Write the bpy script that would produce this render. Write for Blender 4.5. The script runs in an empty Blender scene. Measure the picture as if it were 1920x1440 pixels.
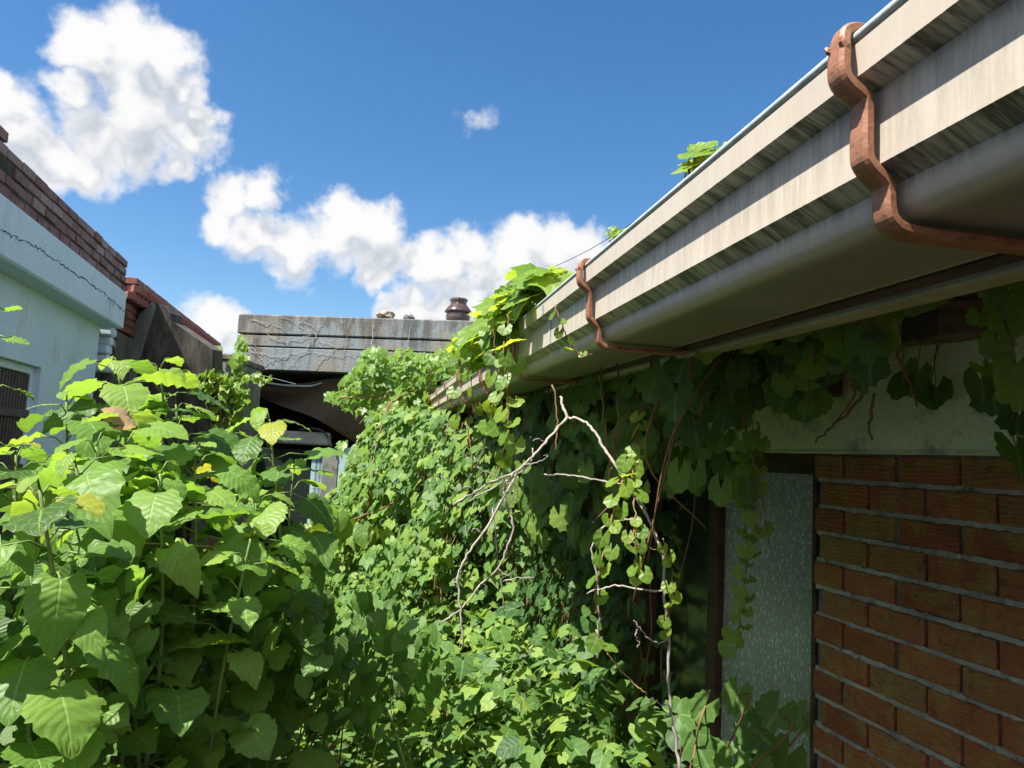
import bpy, math, random
import numpy as np
from mathutils import Vector

SC = bpy.context.scene
COL = SC.collection
random.seed(7)
RNG = np.random.default_rng(11)

# ------------------------------------------------------------------ camera
F = 1400.0                                   # focal length in pixels of a 1920 wide frame
ROLL = math.atan(.05)
PITCH = math.atan(136 / F * math.cos(ROLL))
C0 = np.array([0., 0., 1.7])
FW = np.array([0, math.cos(PITCH), math.sin(PITCH)])
U0 = np.array([0, -math.sin(PITCH), math.cos(PITCH)])
R0 = np.array([1., 0, 0])
RT = math.cos(ROLL) * R0 + math.sin(ROLL) * U0
UP = math.cos(ROLL) * U0 - math.sin(ROLL) * R0

cam_d = bpy.data.cameras.new('camera')
cam = bpy.data.objects.new('camera', cam_d)
COL.objects.link(cam)
cam_d.sensor_width = 36
cam_d.lens = F / 1920 * 36
cam_d.clip_start = .02
cam_d.clip_end = 2000
from mathutils import Matrix
m = Matrix.Identity(4)
for i in range(3):
    m[i][0] = RT[i]; m[i][1] = UP[i]; m[i][2] = -FW[i]; m[i][3] = C0[i]
cam.matrix_world = m
SC.camera = cam

def D(px, py): return FW + RT * (px - 960) / F + UP * (720 - py) / F
def P(px, py, t): return C0 + D(px, py) * t          # point seen at a pixel, t metres deep
def hit(px, py, p0, n):
    d = D(px, py)
    return C0 + d * (((np.asarray(p0) - C0) @ n) / (d @ n))
def hitz(px, py, z):
    d = D(px, py)
    return C0 + d * ((z - C0[2]) / d[2])
def unit(v):
    v = np.asarray(v, float); return v / np.linalg.norm(v)

# frames of the place: gutter line, right house wall, left house wall
G = unit(D(727, 811))
GN = unit(np.cross(G, [0, 0, 1]))            # points into the right house
GZ = np.cross(GN, G)
GA = .37
DW = D(610, 838.5); DW[2] = 0; DW = unit(DW)
NO = np.array([-DW[1], DW[0], 0])            # out of the right house wall
W0 = P(1525, 1100, 1.91); W0[2] = 0
L0 = np.array([-1.67, 0, 0])
DL = D(600, 838); DL[2] = 0; DL = unit(DL)
NL = np.array([DL[1], -DL[0], 0])            # out of the left house wall
Z = np.array([0, 0, 1.])
def HG(s, n, z): return C0 + G * s + GN * (GA + n) + GZ * z
def HW(s, n, z): return W0 + DW * s + NO * n + Z * z
def HL(s, n, z): return L0 + DL * s + NL * n + Z * z

# ------------------------------------------------------------------ light
SUN = unit(-GN * .48 + G * -.19 + Z * .9)
sun_d = bpy.data.lights.new('sun', 'SUN')
sun_d.energy = 4.8
sun_d.angle = math.radians(.5)
sun_d.color = (1, .95, .86)
sun = bpy.data.objects.new('sun', sun_d)
COL.objects.link(sun)
sun.rotation_euler = Vector(-SUN).to_track_quat('-Z', 'Y').to_euler()
sun.location = (-3, 2, 8)

SC.view_settings.view_transform = 'Standard'
SC.view_settings.look = 'None'
SC.view_settings.gamma = 1
SC.view_settings.use_curve_mapping = False
SC.view_settings.exposure = 1.4

# ---- node helpers
class NT:
    def __init__(s, tree): s.t = tree; s.n = tree.nodes; s.l = tree.links
    def new(s, typ, **kw):
        nd = s.n.new(typ)
        for k, v in kw.items():
            if k == 'ins':
                for a, b in v.items():
                    s.put(nd, a, b)
            else:
                setattr(nd, k, v)
        return nd
    def put(s, nd, a, b):
        if isinstance(b, bpy.types.NodeSocket): s.l.new(b, nd.inputs[a])
        else: nd.inputs[a].default_value = b
    def math(s, op, a, b=0., c=0., clamp=False):
        nd = s.new('ShaderNodeMath', operation=op, use_clamp=clamp)
        for i, v in enumerate((a, b, c)): s.put(nd, i, v)
        return nd.outputs[0]
    def vmath(s, op, a, b=(0, 0, 0), scale=None):
        nd = s.new('ShaderNodeVectorMath', operation=op)
        s.put(nd, 0, a)
        if op in ('ADD', 'SUBTRACT', 'MULTIPLY', 'DISTANCE', 'DOT_PRODUCT'): s.put(nd, 1, b)
        if scale is not None: s.put(nd, 'Scale', scale)
        return nd.outputs['Value'] if op in ('DISTANCE', 'DOT_PRODUCT', 'LENGTH') else nd.outputs[0]
    def rng(s, v, a, b, c=0., d=1., smooth=False):
        nd = s.new('ShaderNodeMapRange', interpolation_type='SMOOTHSTEP' if smooth else 'LINEAR')
        for i, x in enumerate((v, a, b, c, d)): s.put(nd, i, x)
        return nd.outputs[0]
    def mix(s, f, a, b, mode='MIX'):
        nd = s.new('ShaderNodeMix', data_type='RGBA', blend_type=mode)
        def c(x): return x if isinstance(x, bpy.types.NodeSocket) else (tuple(x) + (1,))[:4]
        s.put(nd, 0, f); s.put(nd, 6, c(a)); s.put(nd, 7, c(b))
        return nd.outputs[2]
    def noise(s, vec, scale, detail=4., rough=.55, dist=0., col=False):
        nd = s.new('ShaderNodeTexNoise')
        if vec is not None: s.put(nd, 'Vector', vec)
        s.put(nd, 'Scale', scale); s.put(nd, 'Detail', detail); s.put(nd, 'Roughness', rough); s.put(nd, 'Distortion', dist)
        return nd.outputs['Color' if col else 'Fac']
    def ramp(s, f, stops):
        nd = s.new('ShaderNodeValToRGB')
        e = nd.color_ramp.elements
        while len(e) < len(stops): e.new(.5)
        for i, (p, c) in enumerate(stops):
            e[i].position = p; e[i].color = (tuple(c) + (1,))[:4]
        s.put(nd, 0, f)
        return nd.outputs[0]

# ------------------------------------------------------------------ sky with clouds
BLOBS = [(160,75,75),(235,95,95),(310,115,80),(345,170,50),(140,170,50),(262,205,110),(350,255,70),(180,255,110),(235,150,90),
         (30,235,95),(-40,260,120),(90,295,95),(160,315,65),(335,310,45),(255,275,80),(378,220,45),(0,170,45),
         (432,368,58),(492,358,52),(412,420,45),(475,430,70),(545,455,72),(630,440,85),(640,395,55),(690,440,80),(560,495,55),
         (720,490,60),(790,490,60),(880,470,60),(830,505,65),(905,515,80),(965,480,70),(985,450,48),(1045,480,75),(1105,480,60),
         (700,515,45),(960,545,75),(880,565,90),(780,575,60),(740,585,40),(830,570,60),(1010,560,80),
         (400,605,55),(370,588,36),(430,600,40),(415,640,50),(902,218,33),(1180,470,50),(1130,560,90),
         (-200,380,150),(1500,640,160),(1750,600,170),(-330,150,110),(2200,300,200)]
grp = bpy.data.node_groups.new('cloud_density', 'ShaderNodeTree')
grp.interface.new_socket('Vector', in_out='INPUT', socket_type='NodeSocketVector')
grp.interface.new_socket('Density', in_out='OUTPUT', socket_type='NodeSocketFloat')
grp.interface.new_socket('Body', in_out='OUTPUT', socket_type='NodeSocketFloat')
g_ = NT(grp)
gi = g_.new('NodeGroupInput'); go = g_.new('NodeGroupOutput')
vn = g_.vmath('NORMALIZE', gi.outputs[0])
w1 = g_.vmath('SUBTRACT', g_.noise(vn, 16, 5, .55, col=True), (.5, .5, .5))
vw = g_.vmath('ADD', vn, g_.vmath('SCALE', w1, scale=.055))
acc = None
FILL_CLOUDS = [  # unseen clouds added outside the view to brighten the shade
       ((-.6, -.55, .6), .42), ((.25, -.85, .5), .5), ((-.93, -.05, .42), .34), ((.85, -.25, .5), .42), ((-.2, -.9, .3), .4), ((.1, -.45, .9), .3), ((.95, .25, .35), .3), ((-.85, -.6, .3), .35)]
for c, rad in [(unit(D(x, y)), r / F / np.linalg.norm(D(x, y))) for x, y, r in BLOBS] + [(unit(a), r) for a, r in FILL_CLOUDS]:
    d = g_.vmath('DISTANCE', vw, tuple(c))
    k_ = .3 if rad < .0245 else 1.0                  # thin wisps stay thin
    v = g_.math('MULTIPLY_ADD', d, -k_ / rad, k_)
    if acc is None: acc = v
    else:
        nd = g_.new('ShaderNodeMath', operation='SMOOTH_MAX')
        g_.put(nd, 0, acc); g_.put(nd, 1, v); nd.inputs[2].default_value = .12
        acc = nd.outputs[0]
acc = g_.math('MAXIMUM', acc, -1.0)
fb = g_.noise(vn, 26, 9, .56)
fb2 = g_.noise(vn, 11, 3, .5)
dn = g_.math('ADD', acc, g_.math('MULTIPLY', g_.math('SUBTRACT', fb, .5), 1.35))
dn = g_.math('ADD', dn, g_.math('MULTIPLY', g_.math('SUBTRACT', fb2, .5), .5))
g_.l.new(dn, go.inputs[0])
fs_ = g_.noise(vn, 19, 3, .5)
bd_ = g_.math('ADD', acc, g_.math('MULTIPLY', g_.math('SUBTRACT', fs_, .5), 1.2))
g_.l.new(g_.math('ADD', bd_, g_.math('MULTIPLY', g_.math('SUBTRACT', fb, .5), .35)), go.inputs[1])

world = bpy.data.worlds.new('World')
SC.world = world
world.use_nodes = True
w = NT(world.node_tree)
for nd in list(w.n): w.n.remove(nd)
out = w.new('ShaderNodeOutputWorld')
sky = w.new('ShaderNodeTexSky', sky_type='NISHITA', sun_disc=False)
sky.sun_elevation = math.asin(SUN[2])
sky.sun_rotation = math.atan2(SUN[0], SUN[1])
sky.air_density = 1.0; sky.dust_density = .35; sky.ozone_density = 2.2
SKY_S = .064
tc = w.new('ShaderNodeTexCoord')
vdir = w.vmath('NORMALIZE', tc.outputs['Generated'])
a1 = w.new('ShaderNodeGroup', node_tree=grp); w.put(a1, 0, vdir)
off = w.vmath('ADD', vdir, tuple(unit([-.45, 0, .9]) * .045))
a2 = w.new('ShaderNodeGroup', node_tree=grp); w.put(a2, 0, off)
alpha = w.rng(a1.outputs[0], -.02, .55, smooth=True)
grad = w.math('SUBTRACT', a1.outputs[1], a2.outputs[1])
lit = w.rng(grad, -.34, .36, 0, 1, smooth=True)
thick = w.rng(a1.outputs[1], .2, .75)
shade = w.math('MAXIMUM', lit, w.math('SUBTRACT', 1.0, thick))
ccol = w.mix(shade, (.56, .62, .71), (1.0, 1.0, 1.0))
hs = w.new('ShaderNodeHueSaturation', ins={'Saturation': 1.28, 'Value': 1.0, 'Color': sky.outputs[0]})
b1 = w.new('ShaderNodeBackground', ins={'Color': hs.outputs[0], 'Strength': SKY_S})
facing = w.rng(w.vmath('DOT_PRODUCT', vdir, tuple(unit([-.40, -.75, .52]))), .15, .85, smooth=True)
cstr = w.math('MULTIPLY_ADD', facing, .45, .37)            # boosts the unseen clouds behind the camera to fill shaded walls
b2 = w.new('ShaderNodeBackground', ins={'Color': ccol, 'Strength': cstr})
mx = w.new('ShaderNodeMixShader')
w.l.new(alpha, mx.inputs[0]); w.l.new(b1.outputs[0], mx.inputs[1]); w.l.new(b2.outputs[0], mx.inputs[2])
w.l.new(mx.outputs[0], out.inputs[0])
world.cycles.sampling_method = 'MANUAL'
world.cycles.sample_map_resolution = 512

SC.cycles.max_bounces = 7
SC.cycles.diffuse_bounces = 4
SC.cycles.transparent_max_bounces = 4
SC.cycles.transmission_bounces = 5
SC.cycles.use_denoising = True

# ------------------------------------------------------------------ materials
def new_mat(name):
    mt = bpy.data.materials.new(name); mt.use_nodes = True
    t = NT(mt.node_tree)
    for nd in list(t.n): t.n.remove(nd)
    o = t.new('ShaderNodeOutputMaterial'); b = t.new('ShaderNodeBsdfPrincipled')
    t.l.new(b.outputs[0], o.inputs[0])
    return mt, t, b, o
def obj_co(t): return t.new('ShaderNodeTexCoord').outputs['Object']
def tint(t): return t.new('ShaderNodeAttribute', attribute_name='tint').outputs['Fac']
def bump(t, b, h, strength=.5, dist=.01):
    nd = t.new('ShaderNodeBump', ins={'Strength': strength, 'Distance': dist, 'Height': h})
    t.l.new(nd.outputs[0], b.inputs['Normal'])

def rough_mat(name, c1, c2, scale=6., rough=.85, bs=60., bstr=.4, bd=.004, stretch=(1, 1, 1), c3=None, lo=.35, hi=.65, spec=.3):
    mt, t, b, o = new_mat(name)
    v = t.vmath('MULTIPLY', obj_co(t), stretch)
    n1 = t.noise(v, scale, 6, .6)
    col = t.mix(t.rng(n1, lo, hi), c1, c2)
    n2 = t.noise(v, bs, 5, .65)
    if c3 is not None:
        n3 = t.noise(v, scale * 2.7, 7, .7)
        col = t.mix(t.rng(n3, .54, .68), col, c3)
    col = t.mix(.35, col, t.ramp(n2, [(.3, (.35, .35, .35)), (.7, (1, 1, 1))]), 'MULTIPLY')
    t.put(b, 'Base Color', col); t.put(b, 'Roughness', rough); t.put(b, 'Specular IOR Level', spec)
    bump(t, b, n2, bstr, bd)
    return mt

def leaf_mat(name, dark, mid, light, trans, tw=.45, rough=.42, veins=7., spec=.4, veincol=(.25, .38, .12), bstr=.5):
    mt, t, b, o = new_mat(name)
    ti = tint(t)
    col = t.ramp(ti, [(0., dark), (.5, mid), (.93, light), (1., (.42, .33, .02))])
    uv = t.new('ShaderNodeUVMap').outputs[0]
    sp = t.new('ShaderNodeSeparateXYZ'); t.put(sp, 0, uv)
    au = t.math('ABSOLUTE', sp.outputs[0])
    ph = t.math('SUBTRACT', sp.outputs[1], t.math('MULTIPLY', au, .62))
    saw = t.math('FRACT', t.math('MULTIPLY', ph, veins))
    vd = t.math('ABSOLUTE', t.math('SUBTRACT', saw, .5))
    side = t.rng(vd, .0, .09, 1, 0)
    midv = t.rng(au, .008, .028, 1, 0)
    vein = t.math('MAXIMUM', midv, t.math('MULTIPLY', side, .7))
    nz = t.noise(obj_co(t), 60, 3, .6)
    col = t.mix(t.rng(nz, .3, .7, 0, .25), col, (.5, .6, .4), 'MULTIPLY')
    col = t.mix(t.math('MULTIPLY', vein, .6), col, veincol)
    t.put(b, 'Base Color', col); t.put(b, 'Roughness', rough); t.put(b, 'Specular IOR Level', spec)
    hgt = t.math('ADD', t.math('MULTIPLY', vd, 1.2), t.math('MULTIPLY', nz, .5))
    hgt = t.math('SUBTRACT', hgt, t.math('MULTIPLY', midv, .6))
    bump(t, b, hgt, bstr, .004)
    tr = t.new('ShaderNodeBsdfTranslucent')
    tcol = t.ramp(ti, [(0., [x * .5 for x in trans]), (.6, trans), (.93, [trans[0] * 1.3, trans[1] * 1.08, trans[2]]), (1., (.75, .5, .02))])
    tcol = t.mix(t.math('MULTIPLY', vein, .3), tcol, (.08, .16, .02))
    t.put(tr, 'Color', tcol)
    mx = t.new('ShaderNodeMixShader', ins={0: tw})
    t.l.new(b.outputs[0], mx.inputs[1]); t.l.new(tr.outputs[0], mx.inputs[2])
    t.l.new(mx.outputs[0], o.inputs[0])
    return mt

M = {}
M['mulberry_leaf'] = leaf_mat('mulberry_leaf', (.050, .110, .020), (.130, .245, .042), (.21, .32, .055), (.33, .58, .055), .42, .46, 8., .30, (.30, .44, .13), .32)
M['ivy_leaf'] = leaf_mat('ivy_leaf', (.030, .085, .022), (.110, .205, .045), (.21, .30, .055), (.34, .55, .055), .36, .52, 5., .26, (.20, .32, .12), .35)
M['young_leaf'] = leaf_mat('young_leaf', (.08, .17, .022), (.13, .24, .03), (.20, .30, .035), (.48, .66, .04), .48, .42, 5., .38, (.22, .34, .1), .3)
M['vine_stem'] = rough_mat('vine_stem', (.16, .085, .04), (.24, .14, .06), 30, .7, 200, .3)
M['green_stem'] = rough_mat('green_stem', (.12, .19, .05), (.20, .26, .08), 30, .55, 200, .2)
M['woody_stem'] = rough_mat('woody_stem', (.12, .11, .045), (.20, .17, .075), 25, .75, 200, .3)
M['dry_wood'] = rough_mat('dry_wood', (.27, .235, .205), (.42, .375, .33), 35, .8, 250, .4, .002, (1, 1, .3))
M['soil'] = rough_mat('soil', (.035, .026, .017), (.085, .06, .036), 3, .95, 40, .8, .03)
M['white_render'] = rough_mat('white_render', (.64, .77, .88), (.73, .82, .91), 1.6, .8, 90, .18, .002, (1, 1, .45), (.56, .64, .69))
M['plaster'] = rough_mat('plaster', (.70, .76, .46), (.80, .84, .56), 5, .85, 120, .25, .002, c3=(.40, .43, .30))
M['crack'] = rough_mat('crack', (.03, .03, .03), (.07, .07, .065), 20, .95)
M['concrete'] = rough_mat('concrete', (.13, .135, .125), (.28, .29, .28), 3.5, .9, 70, .5, .006, (1, 1, .6), (.10, .095, .075))
M['old_concrete'] = rough_mat('old_concrete', (.11, .097, .08), (.22, .20, .165), 5, .92, 60, .6, .006, (1, 1, .35), (.06, .055, .05))
M['dark_wood'] = rough_mat('dark_wood', (.045, .025, .015), (.10, .058, .034), 4, .75, 90, .5, .004, (4, 1, 6))
M['saw_wood'] = rough_mat('saw_wood', (.10, .075, .05), (.19, .15, .10), 8, .85, 120, .6, .004, (1, 6, 6))
M['pale_board'] = rough_mat('pale_board', (.30, .28, .19), (.44, .41, .29), 7, .8, 90, .3)
M['fence_wood'] = rough_mat('fence_wood', (.15, .12, .06), (.25, .20, .11), 5, .8, 60, .3, .004, (6, 6, .6))
M['tarp'] = rough_mat('tarp', (.06, .042, .03), (.10, .072, .052), 3, .7, 30, .4)
M['blue_panel'] = rough_mat('blue_panel', (.33, .48, .54), (.42, .56, .60), 4, .6, 40, .15)
M['grey_panel'] = rough_mat('grey_panel', (.30, .31, .31), (.42, .43, .43), 6, .6, 40, .2)
M['slat'] = rough_mat('slat', (.085, .068, .056), (.14, .115, .095), 6, .7, 60, .3)
M['tile'] = rough_mat('tile', (.07, .07, .075), (.13, .13, .135), 5, .8, 40, .4)
M['wire'] = rough_mat('wire', (.03, .03, .03), (.05, .05, .05), 5, .6)
M['shaded_concrete'] = rough_mat('shaded_concrete', (.025, .023, .02), (.12, .108, .092), 9, .92, 60, .6, .006, (1, 1, .3), (.03, .028, .024))  # buttress concrete, colour darkened to stand for the white house's shade
M['tendril'] = rough_mat('tendril', (.42, .39, .34), (.55, .52, .46), 20, .85, 100, .2)
M['straw'] = rough_mat('straw', (.33, .24, .10), (.45, .34, .16), 20, .7, 100, .2)
M['stone'] = rough_mat('stone', (.30, .25, .20), (.52, .46, .38), 14, .95, 60, .9, .02)
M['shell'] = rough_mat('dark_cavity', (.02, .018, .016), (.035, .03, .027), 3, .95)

def brick_mat(name, c0, c1, c2, stain, wav=45., bstr=.9, st=.35, grime=(.3, .3, .3)):
    mt, t, b, o = new_mat(name)
    co = t.vmath('ADD', obj_co(t), t.vmath('SCALE', (37.3, 91.7, 53.1), scale=tint(t)))     # every brick its own face
    col = t.ramp(tint(t), [(0., c0), (.5, c1), (1., c2)])
    n = t.noise(co, 14, 6, .65)
    col = t.mix(t.rng(n, .46, .7, 0, st), col, stain)
    wv = t.new('ShaderNodeTexWave', wave_type='BANDS', bands_direction='Z')
    t.put(wv, 'Vector', co); t.put(wv, 'Scale', wav); t.put(wv, 'Distortion', 16.); t.put(wv, 'Detail', 2.); t.put(wv, 'Detail Scale', .35)
    fine = t.noise(co, 160, 5, .7)
    col = t.mix(t.rng(t.noise(co, 22, 4, .6), .45, .65, .0, .35), col, t.ramp(wv.outputs['Fac'], [(.25, (.45, .42, .4)), (.7, (1, 1, 1))]), 'MULTIPLY')
    col = t.mix(.5, col, t.ramp(fine, [(.3, (.4, .4, .4)), (.65, (1, 1, 1))]), 'MULTIPLY')
    vo = t.new('ShaderNodeTexVoronoi', feature='F1', ins={'Vector': co, 'Scale': 55.})
    spk = t.math('MULTIPLY', t.rng(vo.outputs['Distance'], .05, .12, 1, 0), t.rng(t.noise(co, 30, 3, .6), .5, .6))
    col = t.mix(t.math('MULTIPLY', spk, .7), col, (.55, .52, .46))
    drk = t.rng(t.noise(co, 38, 6, .75), .55, .68, 0, .6)
    col = t.mix(drk, col, (.05, .03, .02))
    t.put(b, 'Base Color', col); t.put(b, 'Roughness', .62); t.put(b, 'Specular IOR Level', .45)
    h = t.math('ADD', t.math('MULTIPLY', wv.outputs['Fac'], .32), t.math('MULTIPLY', fine, 1.0)); h = t.math('SUBTRACT', h, t.math('MULTIPLY', drk, .8))
    bump(t, b, h, bstr, .004)
    return mt
M['orange_brick'] = brick_mat('orange_brick', (.27, .072, .030), (.38, .118, .044), (.31, .15, .055), (.34, .24, .07), 30., 1., .85)
M['parapet_brick'] = brick_mat('parapet_brick', (.13, .042, .036), (.20, .065, .052), (.33, .23, .23), (.34, .26, .25), 30., .4, .5)
M['red_brick'] = brick_mat('red_brick', (.20, .05, .04), (.27, .075, .055), (.30, .11, .09), (.25, .14, .12), 30., .4, .3)
M['mortar'] = rough_mat('mortar', (.27, .265, .245), (.47, .46, .43), 7, .95, 150, .7, .004, c3=(.10, .10, .085))
M['deep_mortar'] = rough_mat('deep_mortar', (.12, .12, .11), (.27, .27, .25), 10, .95, 150, .7, .004)
M['dark_mortar'] = rough_mat('dark_mortar', (.045, .04, .038), (.09, .08, .075), 10, .95, 150, .4)

# gutter: beige coated steel with grime that has run down in streaks
mt, t, b, o = new_mat('gutter_steel')
uv = t.new('ShaderNodeUVMap').outputs[0]
sp = t.new('ShaderNodeSeparateXYZ'); t.put(sp, 0, uv)
vs = t.new('ShaderNodeCombineXYZ'); t.put(vs, 0, t.math('MULTIPLY', sp.outputs[0], 55.)); t.put(vs, 1, t.math('MULTIPLY', sp.outputs[1], 9.))
st = t.noise(vs.outputs[0], 1., 5, .65)
vs2 = t.new('ShaderNodeCombineXYZ'); t.put(vs2, 0, t.math('MULTIPLY', sp.outputs[0], 170.)); t.put(vs2, 1, t.math('MULTIPLY', sp.outputs[1], 14.))
st2 = t.noise(vs2.outputs[0], 1., 3, .6)
ti = tint(t)
gr = t.math('ADD', st, t.math('MULTIPLY', t.math('SUBTRACT', st2, .5), .5))
amt = t.math('MULTIPLY', t.rng(gr, .40, .60), t.rng(ti, 0., 1., .03, .9))
base = t.mix(t.noise(obj_co(t), 9, 4, .6), (.46, .405, .335), (.55, .485, .405))
col = t.mix(amt, base, (.055, .058, .04))
lightst = t.math('MULTIPLY', t.rng(st2, .62, .74), t.rng(ti, 0., 1., .25, .5))
col = t.mix(lightst, col, (.55, .56, .54))
flat = t.rng(ti, 0., -1., 0, 1)  # underside shade put into the colour as a darker flat tone
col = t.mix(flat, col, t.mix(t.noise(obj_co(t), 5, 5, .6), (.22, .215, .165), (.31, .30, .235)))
t.put(b, 'Base Color', col); t.put(b, 'Roughness', t.rng(gr, .3, .7, .3, .5)); t.put(b, 'Specular IOR Level', .5)
bump(t, b, t.math('ADD', t.math('MULTIPLY', t.noise(obj_co(t), 300, 3, .6), .08), t.noise(obj_co(t), 7, 2, .5)), .35, .006)
M['gutter'] = mt
M['gutter_lip'] = rough_mat('gutter_lip', (.36, .42, .44), (.50, .56, .57), 30, .4, 200, .1)
M['copper_paint'] = rough_mat('copper_paint', (.27, .115, .06), (.36, .165, .095), 22, .5, 160, .4, .002, c3=(.13, .06, .04), spec=.5)

# frosted patterned glass
mt, t, b, o = new_mat('frosted_glass')
co = obj_co(t)
vo = t.new('ShaderNodeTexVoronoi', feature='F1'); t.put(vo, 'Vector', t.vmath('ADD', t.vmath('MULTIPLY', co, (1, 1, .55)), t.vmath('SCALE', t.noise(co, 120, 2, .5, col=True), scale=.012))); t.put(vo, 'Scale', 105.)
sp_ = t.rng(vo.outputs['Distance'], .18, .42, 1, 0)
n = t.noise(co, 3, 5, .6)
nn = t.noise(co, 150, 4, .7)
colr = t.mix(t.math('MULTIPLY', sp_, t.rng(nn, .35, .6)), (.25, .28, .29), (.85, .90, .92))
colr = t.mix(t.rng(n, .45, .7, 0, .5), colr, (.10, .11, .09))
t.put(b, 'Base Color', colr); t.put(b, 'Roughness', .28); t.put(b, 'Specular IOR Level', .5)
bump(t, b, sp_, .5, .002)
M['frosted'] = mt
mt, t, b, o = new_mat('dark_glass')
t.put(b, 'Base Color', (.02, .028, .024, 1)); t.put(b, 'Roughness', .12); t.put(b, 'Specular IOR Level', .5)
bump(t, b, t.noise(obj_co(t), 4, 2, .5), .05, .01)
M['glass'] = mt
mt, t, b, o = new_mat('glazed_clay')
co = obj_co(t)
t.put(b, 'Base Color', t.mix(t.noise(co, 12, 5, .6), (.045, .028, .024), (.085, .055, .048)))
t.put(b, 'Roughness', .22); t.put(b, 'Specular IOR Level', .6)
bump(t, b, t.noise(t.vmath('MULTIPLY', co, (1, 1, 8)), 14, 3, .5), .12, .006)
M['clay'] = mt
# slab concrete, brown and blue grey patches with stains
mt, t, b, o = new_mat('slab_concrete')
co = obj_co(t)
n1 = t.noise(co, 1.6, 7, .68); n2 = t.noise(t.vmath('MULTIPLY', co, (1, 1, .3)), 6, 7, .7); n3 = t.noise(co, 45, 5, .7)
spz = t.new('ShaderNodeSeparateXYZ'); t.put(spz, 0, co)
col = t.mix(t.rng(n1, .40, .56), (.22, .20, .165), (.20, .235, .26))
col = t.mix(t.rng(t.math('ADD', n2, t.rng(spz.outputs[2], 2.75, 3.4, -.06, .1)), .48, .62, 0, .85), col, (.075, .072, .065))
col = t.mix(.5, col, t.ramp(n3, [(.3, (.4, .4, .4)), (.65, (1, 1, 1))]), 'MULTIPLY')
t.put(b, 'Base Color', col); t.put(b, 'Roughness', .85); bump(t, b, n3, .5, .01)
M['slab'] = mt
# withered leaf
mt, t, b, o = new_mat('withered_leaf')
col = t.mix(t.rng(t.noise(obj_co(t), 35, 3, .6), .50, .62), (.30, .21, .12), (.42, .27, .035))
t.put(b, 'Base Color', col); t.put(b, 'Roughness', .8)
tr = t.new('ShaderNodeBsdfTranslucent'); t.put(tr, 'Color', col)
mx = t.new('ShaderNodeMixShader', ins={0: .35}); t.l.new(b.outputs[0], mx.inputs[1]); t.l.new(tr.outputs[0], mx.inputs[2]); t.l.new(mx.outputs[0], o.inputs[0])
M['withered'] = mt

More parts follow.
